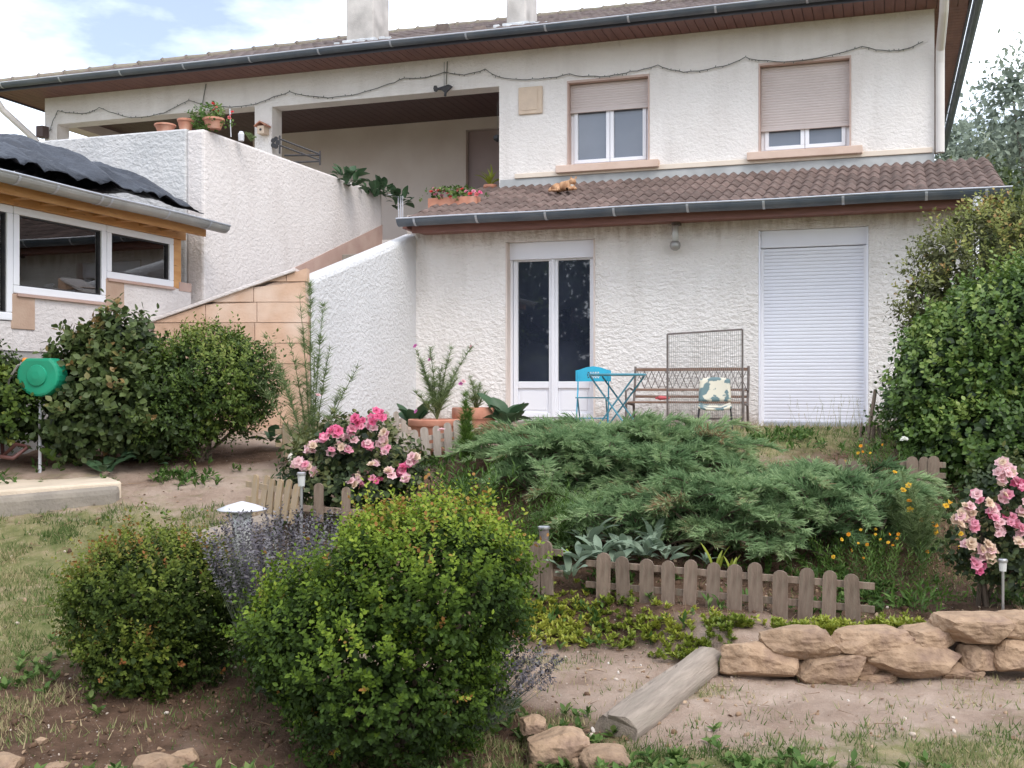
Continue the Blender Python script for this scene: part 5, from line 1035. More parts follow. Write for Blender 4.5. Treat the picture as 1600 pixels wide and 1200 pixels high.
broad('grey_succulent', 'grey rosette succulent right of the sage clumps behind the pickets', P(1105, 882, 6.8), 16, .07, .03, 'greyleaf', 'succulent', (15, 80), .02)
# narrow leaved green plants
def sprigplant(name, label, px, py, Y, n, h, w_, k, leaf, m, tint=(.2, .8), wide=.45, cat='plant', droop=.35, group=None):
    b = P(px, py, Y); b.z = float(gz(b.x, b.y)); r = empty(name, b, 0, label, cat, group); f = Fol(); pos = np.stack([rng.normal(0, w_*.35, n), rng.normal(0, w_*.3, n), rng.uniform(0, .1, n)], -1)
    ax = unit(np.stack([pos[:, 0]/w_*droop*2, pos[:, 1]/w_*droop*2, np.ones(n)], -1)+rdir(n)*droop*.35); sprigs(f, pos, ax, h*rng.uniform(.55, 1.05, n), k, np.full(n, leaf), rng.uniform(*tint, n), .6, LEAF, .2, wide)
    f.build('foliage', M[m], r); return r
sprigplant('rosemary_plant', 'upright bright green needle leaved bush left of the lower juniper', 868, 830, 7.35, 75, .46, .20, 34, .045, 'fresh', (.15, .6), .22, 'shrub', .15)
sprigplant('leafy_plant', 'dark green starry leaved perennial right of the tilted pickets', 745, 790, 7.7, 55, .42, .28, 22, .085, 'fresh', (.05, .55), .26, 'perennial', .5)
sprigplant('leafy_plant', 'dark green perennial with starry leaves behind the large box bush', 790, 830, 7.3, 40, .34, .24, 18, .075, 'fresh', (.05, .5), .26, 'perennial', .5)
sprigplant('leafy_plant', 'low bright leaved perennial in the bare soil left of the right rose bush', 1435, 890, 6.5, 30, .14, .22, 8, .06, 'fresh', (.2, .8), .4, 'perennial', .8)
ornum = ['orange flowered bushy marigold under the right end of the lower juniper', 'straggly yellow flowered plant between juniper and large dark shrub', 'small yellow flowered clump beside the garden stake']
def flowerplant(label, px, py, Y, n, h, w_, fl, cols, sc_=.5):
    r = sprigplant('flower_plant', label, px, py, Y, n, h, w_, 22, .04, 'fresh', (.1, .7), .3, 'flowering plant', .5)
    put_blooms(r, [P(a, b, Y-.12+random.uniform(-.1, .1)) for a, b in fl], cols, sc_)
flowerplant(ornum[0], 1365, 885, 7.0, 130, .34, .55, [(1345, 828), (1368, 827), (1368, 835), (1390, 835), (1404, 835), (1402, 842), (1341, 849), (1355, 851), (1388, 848), (1326, 835), (1315, 843), (1302, 870), (1349, 872), (1330, 860), (1376, 843), (1395, 852)], ['orange', 'yellow'], .42)
feathery('flower_plant', ornum[1], P(1440, 880, 7.1), [P(a, b, 7.2+random.uniform(-.2, .3)) for a, b in ((1400, 770), (1425, 760), (1380, 790), (1450, 790), (1470, 800), (1410, 740), (1440, 820), (1360, 760), (1390, 750), (1480, 785), (1500, 835))], 'flowering plant', [P(a, b, 7.1) for a, b in ((1398, 738), (1420, 759), (1411, 766), (1421, 783), (1422, 797), (1486, 785), (1478, 791), (1441, 813), (1460, 820), (1461, 831), (1501, 834), (1448, 862), (1500, 856))], dens=50, ll=.11, m='feather', cols=('orange', 'yellow'))
flowerplant(ornum[2], 1385, 735, 8.3, 50, .22, .32, [(1345, 697), (1379, 695), (1341, 708), (1348, 706), (1360, 708), (1297, 723), (1320, 721), (1350, 730), (1335, 738)], ['orange', 'yellow'], .5)
flowerplant('single white headed flower before the large dark shrub', 1412, 720, 8.1, 14, .2, .12, [(1413, 685), (1411, 687), (1416, 686)], ['whitep'], .7)
# ---- lavender
def lavender(label, base, n, h, spread, lean=(0, 0)):
    b = Vector(base); r = empty('lavender_bush', b, 0, label, 'lavender', 'lavender bushes'); f = Fol(); g_ = Fol()
    a = rng.uniform(0, 2*np.pi, n); s_ = spread*rng.random(n)**.6; d = unit(np.stack([np.cos(a)*s_+lean[0], np.sin(a)*s_+lean[1], np.ones(n)], -1)); L_ = h*rng.uniform(.72, 1.08, n); pos = np.stack([np.cos(a)*s_*.15, np.sin(a)*s_*.15, np.zeros(n)], -1)
    g_.add(BLADE, pos, frames(d, rdir(n)), np.stack([np.full(n, .006), L_*1.05, np.ones(n)], -1), rng.uniform(.2, 1, n)); g_.add(BLADE, pos, frames(d, rdir(n)), np.stack([np.full(n, .006), L_*1.05, np.ones(n)], -1), rng.uniform(.2, 1, n))
    sprigs(g_, pos, d, L_*.5, 14, np.full(n, .05), rng.uniform(.1, .9, n), .45, LEAF, .2, .16)
    sprigs(f, pos+d*(L_*.80)[:, None], d, L_*.20, 20, np.full(n, .021), rng.uniform(.1, .8, n), .8, LEAF, .4, 1.1, 0)
    f.build('flower_spikes', M['lav'], r); g_.build('foliage', M['lavg'], r); return r
lavender('tall grey purple lavender between the mushroom lamp and the large box bush', g3(-1.12, 5.35), 380, .84, .44)
lavender('small drooping lavender at the right foot of the large box bush', g3(-.22, 5.0), 90, .48, .6, (.75, 0))
# ---- garden lights
def obj1(mb, name, m, p, lab, cat, **k): return tag(mb.build(name, m, None, loc=p, **k), lab, cat)
p = P(378, 797, 5.80); gr = float(gz(p.x, p.y)); r = empty('garden_lamp', (p.x, p.y, gr), 0, 'white mushroom capped garden lamp between the two box bushes', 'garden lamp'); H_ = p.z-gr
mb = MB(); mb.lathe([(.124, H_), (.126, H_+.006), (.07, H_+.028), (.02, H_+.042), (.004, H_+.046)], 28); o = mb.build('cap', M['lampw'], r); o.data.shade_smooth()
mb = MB(); mb.lathe([(.044, .12), (.050, H_-.10), (.050, H_-.003)], 20); mb.build('shade', M['lampcl'], r).data.shade_smooth()
mb = MB(); mb.lathe([(.052, H_-.02), (.055, H_-.018), (.055, H_-.004), (.052, H_-.003)], 20); mb.build('collar', M['lampg'], r)
mb = MB(); mb.lathe([(.046, -.1), (.046, .12)], 16); mb.build('post', M['lampg'], r)
def stakelight(px, py, Y, hw_, hh, rod, lab, m2):
    p = P(px, py, Y); gr = float(gz(p.x, p.y)); r = empty('solar_light', (p.x, p.y, gr), 0, lab, 'solar light'); z = p.z-gr
    mb = MB(); mb.lathe([(hw_*1.15, z), (hw_*1.15, z+.012), (hw_*.9, z+.018)], 20); mb.build('cap', M['steel'], r)
    mb = MB(); mb.lathe([(hw_*.8, z-hh), (hw_*.95, z-.002)], 16); mb.build('shade', m2, r)
    mb = MB(); mb.tube([(0, 0, -.05), (0, 0, z-hh-.001)], rod, 8); mb.build('rod', M['steel'], r)
stakelight(850, 826, 6.9, .034, .10, .02, 'brown solar light with pale top behind the short pickets', M['steelbrown'])
stakelight(1567, 878, 6.1, .022, .05, .008, 'steel stake solar light under the right rose bush', M['lampcl'])
stakelight(471, 742, 7.0, .026, .07, .010, 'clear headed solar light in front of the left rose bush', M['lampcl'])
# ---- furniture on the terrace, in house directions
def hthing(name, px, v, z, lab, cat, rz=0.0, group=None):
    u = hp(px, 640, v)[0]; return empty(name, hw(u, v, z), -TH+rz, lab, cat, group)
def hx(px, v, ref): return hp(px, 640, v)[0]-hp(ref, 640, v)[0]
# turquoise folding chair
c = hthing('folding_chair', 927, -1.05, -.02, 'bright turquoise folding chair with pierced curved backrest', 'chair', R(10))
hw2 = .185
ol = [(-hw2, .50), (hw2, .50), (hw2+.006, .56), (hw2, .615), (hw2*.75, .625), (hw2*.4, .648), (0, .660), (-hw2*.4, .648), (-hw2*.75, .625), (-hw2, .615), (-hw2-.006, .56)]
mb = MB()
# backrest panel with pierced holes: top band, bottom band and two cheeks around a small openwork window
mb.prism([(-hw2, .50), (hw2, .50), (hw2, .535), (-hw2, .535)], 0, .006); mb.prism([(-hw2, .600), (hw2, .600), (hw2, .615), (hw2*.75, .625), (hw2*.4, .648), (0, .660), (-hw2*.4, .648), (-hw2*.75, .625), (-hw2, .615)], 0, .006)
mb.prism([(-hw2, .5352), (-.065, .5352), (-.065, .5998), (-hw2, .5998)], 0, .006); mb.prism([(.065, .5352), (hw2, .5352), (hw2, .5998), (.065, .5998)], 0, .006)
for i in range(5): x = -.052+i*.026; mb.bar((x-.012, .003, .534), (x+.012, .003, .601), .006); mb.bar((x+.012, .003, .534), (x-.012, .003, .601), .006)
mb.build('backrest', M['blue'], c)
for s_ in (-1, 1):
    mb = MB(); mb.tube([(s_*.16, -.002, .61), (s_*.16, -.01, .42), (s_*.165, -.20, 0)], .0075, 6); mb.build('leg', M['blue'], c)
    mb = MB(); mb.tube([(s_*.145, -.21, .33), (s_*.145, .17, .0)], .0075, 6); mb.build('leg', M['blue2'], c)
for i in range(7):
    mb = MB(); y = -.20+i*.035; mb.box(-.17, .17, y, y+.024, .325, .337); mb.build('seat_slat', M['blue2'], c)
mb = MB(); mb.tube([(-.16, -.14, .12), (.16, -.14, .12)], .006, 6); mb.build('stretcher', M['blue'], c)
# dull turquoise round folding table
c = hthing('folding_table', 965, -1.35, -.02, 'dull turquoise round folding table right of the turquoise chair', 'table', R(-12))
mb = MB(); mb.lathe([(.285, .555), (.29, .56), (.29, .572), (.28, .576)], 36); mb.build('tabletop', M['blue2'], c)
for s_ in (-1, 1):
    mb = MB(); mb.tube([(-.24, s_*.14, .55), (.20, s_*.14, 0)], .009, 6); mb.build('leg', M['blue2'], c)
    mb = MB(); mb.tube([(.24, s_*.12, .55), (-.20, s_*.12, 0)], .009, 6); mb.build('leg', M['blue2'], c)
for q in (-.20, .20):
    mb = MB(); mb.tube([(q, -.14, .03), (q, .14, .03)], .007, 6); mb.build('crossbar', M['blue'], c)
# bench
bl = hx(1168, -.42, 990); c = hthing('garden_bench', 990, -.42, -.02, 'brown slatted garden bench with latticed back against the wall', 'bench')
for x in (0.0, bl):
    mb = MB(); mb.tube([(x, .10, .665), (x, .06, .40), (x, .0, .25), (x, .06, 0)], .014, 8); mb.tube([(x, 0, .25), (x, -.36, .27), (x, -.38, .0)], .013, 8); mb.tube([(x, .05, .40), (x, -.2, .43), (x, -.38, .40), (x, -.38, .26)], .011, 8); mb.build('side_frame', M['steelbrown'], c)
for z, h_, y in ((.615, .035, .09), (.40, .028, .062), (.325, .028, .05)):
    mb = MB(); mb.box(.012, bl-.012, y-.012, y+.006, z, z+h_); mb.build('back_slat', M['benchwood'], c, bevel=.003)
mb = MB(); n = 15; w_ = (bl-.05)/n
for i in range(n+1):
    x = .025+i*w_
    if i < n: mb.bar((x, .083, .43), (x+w_, .089, .614), .016, .006); mb.bar((x+w_, .080, .43), (x, .086, .614), .016, .006)
    if i < n-0: mb.bar((x, .083, .52), (x+w_*.5, .088, .612), .012, .005)
tag(mb.build('lattice_panel', M['steelbrown'], c), kind='stuff')
for i in range(6):
    mb = MB(); y = -.36+i*.062; mb.box(.012, bl-.012, y, y+.045, .27, .29); mb.build('seat_slat', M['benchwood'], c, bevel=.003)
# wire mesh panel
v = -.98; wl_ = hx(1161, v, 1043); c = hthing('mesh_panel', 1043, v, -.02, 'brown framed wire mesh panel standing in front of the bench', 'mesh panel', R(-3)); z0_, z1_ = 1.00, 1.00
for nm, a, b in (('frame_bar', (0, 0, 0), (0, 0, .985)), ('frame_bar', (wl_, 0, 0), (wl_, 0, 1.02)), ('frame_bar', (0, 0, .985), (wl_, 0, 1.02)), ('frame_bar', (0, 0, .12), (wl_, 0, .12))):
    mb = MB(); mb.bar(a, b, .018); mb.build(nm, M['steelbrown'], c)
mb = MB(); n = 38
for i in range(1, n): x = wl_*i/n; mb.bar((x, .003, .12), (x, .003, .975+.035*i/n), .0028)
for i in range(16): z = .15+i*.054; mb.bar((0, -.002, z), (wl_, -.002, z+.006), .0028)
tag(mb.build('wire_mesh', M['wire'], c), kind='stuff')
# small camouflage chair
c = hthing('small_chair', 1117, -1.25, -.02, 'small black framed chair with mottled cream and green cover', 'chair', R(8))
mb = MB(); vs = []; fs = []; n = 8
for i in range(n+1):
    for j in range(n+1):
        x = -.155+.31*i/n; t = j/n; y = -.02+.05*t+.03*(1-(2*i/n-1)**2); z = .30+.24*t-.02*(2*i/n-1)**2*t; vs.append((x*(1-.08*t), y, z))
for i in range(n):
    for j in range(n): b = i*(n+1)+j; fs.append((b, b+1, b+n+2, b+n+1))
mb.add(vs, fs); o = mb.build('backrest', M['camo'], c, smooth=True); so = o.modifiers.new('t', 'SOLIDIFY'); so.thickness = .02
mb = MB(); vs = [(x, y, z) for x, y, z in ((-.16, -.24, .255), (-.08, -.27, .235), (0, -.28, .23), (.08, -.27, .235), (.16, -.24, .255), (-.15, .0, .29), (-.08, .0, .27), (0, .0, .265), (.08, .0, .27), (.15, .0, .29))]
mb.add(vs, [(i, i+1, i+6, i+5) for i in range(4)]); o = mb.build('seat', M['camo'], c, smooth=True); so = o.modifiers.new('t', 'SOLIDIFY'); so.thickness = .022
for s_ in (-1, 1):
    for y0, y1 in ((-.22, -.26), (.0, .10)):
        mb = MB(); mb.tube([(s_*.15, y0, .245), (s_*.175, y1, 0)], .009, 6); mb.build('leg', M['iron'], c)
mb = MB(); mb.tube([(-.16, -.23, .235), (.16, -.23, .235)], .009, 6); mb.build('seat_bar', M['iron'], c)
c = hthing('toy', 1035, -.62, .285, 'coral plastic toy lying on the bench seat', 'toy'); mb = MB(); mb.tube([(-.05, 0, .02), (-.02, 0, .022), (.05, 0, .02), (.08, 0, .018)], [.016, .026, .016, .008], 10); mb.build('body', M['pinkpl'], c, smooth=True); mb = MB(); mb.lathe([(.012, -.012), (.012, .012)], 10, (-.065, 0, .02)); mb.build('nozzle', M['pinkpl'], c)
# decorative lotus flowers, planks
for px, py, Y, cl, lab in ((824, 668, 8.9, 'coral', 'coral lotus shaped decoration on the plank below the glazed door'), (690, 672, 8.35, 'pale_pink', 'pale pink lotus shaped decoration on the tilted pickets')):
    k = 2.2 if cl == 'coral' else 1.2; o = link('lotus_decoration', BM[cl][0], None, P(px, py, Y), (R(8), 0, 0), (k, k, k*.8)); tag(o, lab, 'decoration')
a = P(795, 676, 9.0); b = P(850, 674, 9.0); mb = MB(); mb.box(0, (b-a).length, -.03, .03, -.03, .02); obj1(mb, 'plank', M['picket'], a, 'short brown plank edging the bed below the glazed door', 'plank', bevel=.004)
# wall things
def wthing(name, px, py, v, lab, cat): u, z = hp(px, py, v); return empty(name, hw(u, v, z), -TH, lab, cat)
c = wthing('wall_lamp', 1055, 371, -.12, 'grey wall lamp with clear tube between the two lower openings', 'wall lamp')
mb = MB(); mb.box(-.05, .05, .02, .12, .14, .22); mb.box(-.02, .02, -.01, .03, .13, .20); mb.build('bracket', M['steelbrown'], c, bevel=.01)
mb = MB(); mb.lathe([(.036, -.04), (.036, .128)], 16); mb.build('tube', M['lampcl'], c).data.shade_smooth()
mb = MB(); mb.lathe([(.02, -.145), (.05, -.125), (.062, -.09), (.055, -.06), (.038, -.041)], 18); mb.build('bulb_guard', M['lampg'], c).data.shade_smooth()
c = wthing('wall_plaque', 829, 157, V1-.012, 'square beige plaque left of the upper left window', 'plaque')
mb = MB(); mb.box(-.165, .165, -.018, .011, -.18, .18); mb.build('panel', M['plaque'], c, bevel=.012)
mb = MB(); mb.box(-.12, .10, -.026, -.019, -.13, .14); mb.build('relief', M['plaque'], c, bevel=.004)
c = wthing('bird_ornament', 694, 139, V1-.05, 'black flying bird shaped ornament hanging over the loggia opening', 'ornament')
o2 = [(-.155, .02), (-.145, .055), (-.11, .055), (-.095, .02), (-.05, .03), (.02, .045), (.06, .055), (.09, .045), (.125, .02), (.10, 0), (.06, -.03), (.035, -.055), (.03, -.10), (.0, -.10), (.005, -.05), (-.04, -.01), (-.09, -.005), (-.115, -.03), (-.145, -.02)]
mb = MB(); mb.prism(o2, -.012, .012); mb.build('body', M['iron'], c, bevel=.004)
mb = MB(); mb.tube([(.0, 0, .04), (.0, 0, .36)], .004, 5); mb.build('hanger', M['cord'], c)
c = wthing('birdhouse', 410, 203, V1-.09, 'small pinkish wooden birdhouse on the loggia pier', 'birdhouse')
mb = MB(); mb.box(-.055, .055, -.05, .088, -.06, .05); mb.build('box', M['plaque'], c); mb = MB(); mb.prism([(-.09, .04), (0, .10), (.09, .04), (.09, .055), (0, .115), (-.09, .055)], -.08, .088); mb.build('roof', M['terra'], c); mb = MB(); mb.lathe([(.018, 0), (.018, .004)], 12); o = mb.build('entrance', M['iron'], c, loc=(0, -.051, -.005)); o.rotation_euler = (R(90), 0, 0)
# light string swagging along the facade
pts = [(78, 205), (82, 190), (90, 172), (115, 177), (140, 175), (155, 168), (185, 179), (212, 184), (250, 178), (272, 168), (295, 156), (330, 165), (370, 167), (400, 162), (428, 151), (452, 143), (490, 151), (520, 152), (560, 146), (600, 133), (632, 122), (665, 121), (695, 113), (725, 117), (758, 108), (780, 120), (815, 124), (850, 122), (890, 116), (930, 119), (960, 117), (985, 112), (1028, 102), (1055, 110), (1080, 112), (1130, 103), (1165, 89), (1185, 94), (1240, 96), (1300, 86), (1347, 72), (1390, 80), (1420, 75), (1450, 60)]
r = empty('light_string', hw(0, V1-.03, 0), -TH, 'dark string of unlit fairy lights swagging along the upper facade', 'light string')
q = [hp(a, b, V1-.03) for a, b in pts]; mb = MB(); q3 = [(u, 0, z) for u, z in q]; fine = []
for i in range(len(q3)-1):
    for t in (0, .25, .5, .75): fine.append(Vector(q3[i]).lerp(Vector(q3[i+1]), t)+Vector((0, random.uniform(-.006, .006), random.uniform(-.006, .006)-.01*math.sin(t*math.pi))))
mb.tube(fine, .0055, 4, False); mb.build('cable', M['cord'], r)
mb = MB()
for p_ in fine:
    if random.random() < .75: mb.bar(p_, p_+Vector((random.uniform(-.012, .012), 0, random.choice([-1, 1])*random.uniform(.012, .024))), .008)
tag(mb.build('bulbs', M['cord'], r), kind='stuff')
for px, y0, y1, lab in ((322, 131, 170, 'thin cable dropping from the eaves above the geranium pot'), (699, 96, 132, 'thin cable dropping from the eaves to the bird ornament')):
    a = hp(px, y0, V1-.02); b = hp(px-7 if px < 400 else px-2, y1, V1-.02); mb = MB(); mb.tube([(a[0], 0, a[1]), (b[0], 0, b[1])], .007, 5); tag(mb.build('hanging_cable', M['cord'], None, loc=hw(0, V1-.02, 0), rot=(0, 0, -TH)), lab, 'cable')
# pots on the parapet
def fp(px, off=.11): # point on the front parapet at a photo column
    k = (px-CX)/F; b = TC+td*off; s_ = (k*b.y-b.x)/(tl.x-k*tl.y); p = b+tl*s_; return Vector((p.x, p.y, TZ+.02))
pot('shallow terracotta bowl leftmost on the parapet', fp(258), .11, .085); pot('terracotta pot between the parapet bowl and the geranium', fp(290), .085, .12)
pot('terracotta pot of the red geranium on the parapet corner', fp(330)+Vector((.02, .02, 0)), .11, .11)
def pottedflower(name, label, c, rad, n, leaf, m, fl, cols, sc_=.7):
    r = empty(name, c, 0, label, 'flowers'); lobes = [(c.x, c.y, c.z, *rad)]; o = np.array(c); p, nr, _ = lobes_sample(lobes, n, .3, .5); f = Fol()
    sprigs(f, p-o, unit(nr+np.array([0, 0, .5])), np.full(len(p), .06), 5, np.full(len(p), leaf), rng.uniform(.1, .9, len(p)), .8, OVAL, wide=1.2); f.build('foliage', M[m], r); put_blooms(r, fl, cols, sc_); return r
pottedflower('geranium', 'red flowering geranium in the pot on the parapet corner', P(327, 184, 11.75), (.20, .12, .10), 130, .035, 'weed', [P(a, b, 11.7) for a, b in ((333, 162), (338, 168), (334, 172), (363, 175), (361, 180), (340, 174), (358, 184))], ['red', 'coral'], .75)
mb = MB(); mb.tube([(0, 0, 0), (-.012, 0, .30)], .006, 5); obj1(mb, 'plant_stake', M['lampw'], P(361, 214, 11.9), 'thin pale plant stake on the parapet right of the geranium', 'stake')
sp_ = P(392, 221, 12.1)
feathery('seedling', 'thin pale green seedlings on the parapet right of the stake', sp_, [P(384, 208, 12.1), P(390, 206, 12.1), P(396, 210, 12.1), P(400, 214, 12.1)], 'seedling', dens=50, ll=.05, r0=.003)
mb = MB(); mb.lathe([(.03, 0), (.034, .07), (.02, .1)], 12); obj1(mb, 'candle_jar', M['lampw'], P(377, 220, 12.1), 'small white jar on the parapet beside the seedlings', 'jar')
# loggia things
def dirp(t, inn=.35): q = TC+td*t+tnl*inn; return q
for i, (px, py, Y, s_, n, lab) in enumerate([(545, 282, 14.3, .20, 16, 'dark leaved pot plant behind the sloping parapet nearest the iron rail'), (583, 298, 14.9, .17, 13, 'dark large leaved pot plant in the middle behind the parapet'), (600, 300, 15.1, .17, 13, 'dark large leaved pot plant right of the middle behind the parapet'), (622, 312, 15.3, .18, 16, 'dark drooping plant at the lower end of the parapet')]):
    broad('pot_plant', lab, P(px, py+8, Y), n*2, s_*.85, s_*.55, 'bigleaf', 'pot plant', (-10, 80), .16, 'dark pot plants behind the parapet')
c = empty('iron_rail', P(438, 250, 14.0), -.1, 'black wrought iron rail section behind the parapet', 'iron rail')
for a, b in (((437, 217), (500, 241)), ((437, 227), (500, 250)), ((444, 243), (500, 242)), ((450, 254), (500, 252)), ((500, 236), (500, 258)), ((437, 212), (437, 240))):
    pa = P(a[0], a[1], 14.0)-c.location; pb = P(b[0], b[1], 14.0)-c.location; pa.y *= 0; pb.y *= 0; mb = MB(); mb.tube([pa, pb], .012, 6); mb.build('bar', M['iron'], c)
c.rotation_euler = (0, 0, 0)
c = wthing('iron_rosette', 430, 223, V1-.03, 'black iron rosette on the loggia pier', 'ornament')
for i in range(5):
    a = i*2*math.pi/5; mb = MB(); mb.lathe([(.005, -.008), (.035, -.006), (.035, .006), (.005, .008)], 10); o = mb.build('petal', M['iron'], c, loc=(.04*math.cos(a), 0, .055*math.sin(a))); o.rotation_euler = (R(90), 0, 0)
c = wthing('hanging_ball', 777, 216, V1+.35, 'small black ball hanging at the right end of the loggia', 'ornament'); mb = MB(); mb.lathe([(.01, -.05), (.05, -.02), (.055, .0), (.05, .03), (.01, .05)], 14); mb.build('ball', M['iron'], c); mb = MB(); mb.tube([(0, 0, .05), (0, 0, .5)], .003, 5); mb.build('wire', M['cord'], c)
vg = .42; u, z = hp(712, 304, vg); cc = hw(u, vg, z)
r = pottedflower('geranium', 'row of pink geraniums along the edge of the loggia above the lower roof', cc, (.34, .10, .05), 90, .04, 'weed', [P(a, b, hw(hp(a, b, vg-.06)[0], vg-.06).y) for a, b in ((674, 300), (680, 304), (678, 296), (686, 299), (700, 302), (706, 303), (712, 300), (716, 297), (722, 296), (728, 299), (735, 303), (740, 299), (745, 304), (694, 298), (750, 301), (704, 308), (690, 306))], ['mid_pink', 'red', 'hot_pink', 'coral'], 1.1)
mb = MB(); mb.box(-.34, .30, -.07, .07, -.14, -.02); tag(mb.build('planter_box', M['terra'], None, loc=cc+Vector((0, 0, -.02)), rot=(0, 0, -TH)), 'long terracotta planter under the pink geraniums', 'planter')
u, z = hp(766, 302, V1+.15); pc = hw(u, V1+.15, z-.06); pot('small terracotta pot at the right end of the loggia edge', pc, .09, .17)
broad('spider_plant', 'pale green arching spider plant in the loggia pot', pc+Vector((0, 0, .16)), 22, .26, .03, 'sedum', 'pot plant', (20, 85), .03, curl=.5)
# terrace string bits at parapet end
mb = MB()
for i, (a, b) in enumerate(((606, 620), (622, 623), (626, 626), (629, 629))): mb.tube([P(a, 306 if i else 304, 15.2), P(b, 306+ (34 if i else 1), 15.2)], .010, 5)
tag(mb.build('plant_ties', M['lampw'], None), 'pale strings hanging at the lower end of the parapet', 'strings', None, 'stuff')
# ------------------------------------------------------------------ hose reel
rp_ = P(68, 587, 8.78); gr = float(gz(rp_.x, rp_.y)); c = empty('hose_reel', (rp_.x, rp_.y, gr), R(-8), 'green plastic garden hose reel on a metal post at the left', 'hose reel'); z = rp_.z-gr
mb = MB(); n = 26; ol = []
for i in range(n):
    a = 2*math.pi*i/n; x, y = .175*math.cos(a), .165*math.sin(a); y = min(y, .135); ol.append((x, y+z))
mb.prism(ol, -.09, .07); mb.build('casing', M['green_pl'], c, bevel=.02)
mb = MB(); mb.lathe([(.085, 0), (.08, .012), (.03, .02)], 20); o = mb.build('hub', M['green_pl'], c, loc=(0, -.092, z)); o.rotation_euler = (R(90), 0, 0)
mb = MB(); mb.box(-.045, .075, -.1, -.092, z-.03, z+.03); mb.build('maker_plate', M['lampg'], c, bevel=.003)
mb = MB(); mb.tube([(-.03, .0, -.1), (-.03, .0, z-.15)], .013, 8); mb.build('post', M['lampw'], c)
mb = MB(); mb.tube([(-.14, -.02, z+.10), (-.19, -.04, z+.08), (-.25, -.06, z-.02), (-.27, -.06, z-.10)], .010, 8); mb.build('hose_end', M['hose_g'], c)
for q in ((-.14, -.02, z+.11), (-.272, -.06, z-.12)):
    mb = MB(); mb.lathe([(.02, -.03), (.026, -.02), (.026, .01), (.018, .03)], 12, q); mb.build('connector', M['orange_pl'], c)
mb = MB(); mb.tube([P(20, 610, 8.9), P(14, 650, 8.9), P(3, 690, 8.9), P(5, 712, 8.8), P(25, 694, 8.7), P(45, 698, 8.7), P(20, 716, 8.6), P(-10, 712, 8.6)], .016, 8); tag(mb.build('garden_hose', M['hose'], None, smooth=True), 'red brown garden hose hanging and coiled beside the patio slab', 'hose')
# ------------------------------------------------------------------ stonecrop, grass, weeds, litter
f = Fol(); n = 620; x = rng.uniform(.05, 1.75, n); y = bed_edge(x)+rng.normal(.13, .12, n)*(1.25-.45*x/1.7); w_ = x > 1.22; y = np.where(w_, 6.02+np.abs(rng.normal(0, .07, n)), y)
x = np.concatenate([x, rng.normal(1.95, .14, 90), rng.normal(2.42, .1, 30)]); y = np.concatenate([y, np.abs(rng.normal(0, .1, 90))+6.03, np.abs(rng.normal(0, .06, 30))+6.05])
keep = fbm(x*4, y*4, 77, 3) > .33; x, y = x[keep], y[keep]; n = len(x); z = gz(x, y)+rng.uniform(.0, .05, n)
tone = np.clip(fbm(x*3, y*3, 41, 2)*1.3-.2, 0, 1)
for i in range(16):
    a = i*2.4+rng.uniform(0, .5, n); el = rng.uniform(.15, 1.3, n); d = np.stack([np.cos(a)*np.cos(el), np.sin(a)*np.cos(el), np.sin(el)], -1)
    f.add(OVAL, np.stack([x, y, z], -1)+rng.normal(0, .006, (n, 3)), frames(d, unit(np.array([0, 0, 1.0])+rdir(n)*.3)), np.stack([np.full(n, .022), rng.uniform(.018, .042, n), np.full(n, .02)], -1), tone*.75+rng.normal(0, .12, n)+.1)
tag(f.build('stonecrop', M['sedum']), 'yellow green stonecrop cushions along the edge of the flower bed', None, None, 'stuff')
def sample(n, x0, x1, y0, y1, fn, thr=0.0):
    x = rng.uniform(x0, x1, n); y = rng.uniform(y0, y1, n); k = rng.random(n) < np.clip(fn(x, y), 0, 1); return x[k], y[k]
def gfun(x, y):
    return np.clip(gmask(x, y)*1.15*ss(.36, .60, fbm(x*5, y*5, 51, 4))+.012, 0, 1)*(1-.9*((y > 5.75) & (y < 6.15) & (x > 1.1)))
f = Fol(); x, y = sample(430000, -4.6, 4.6, 3.9, 8.0, gfun); x2, y2 = sample(26000, 1.0, 4.6, 8.0, 12.0, lambda a, b: gmask(a, b)*.9)
x = np.concatenate([x, x2]); y = np.concatenate([y, y2]); n = len(x); hgt = rng.uniform(.012, .048, n)*(1+.5*fbm(x*6, y*6, 9, 2)); dry = fbm(x*1.6, y*1.6, 61, 3)+rng.normal(0, .18, n)
d = unit(np.stack([rng.normal(0, .45, n), rng.normal(0, .45, n), np.ones(n)], -1)); f.add(BLADE, np.stack([x, y, gz(x, y)-.003], -1), frames(d, rdir(n)), np.stack([np.full(n, .005)*rng.uniform(.6, 1.6, n), hgt, hgt], -1), np.clip(dry*1.5-.30, 0, 1))
tag(f.build('grass', M['grass']), 'short patchy half dry grass over the garden ground', None, None, 'stuff')
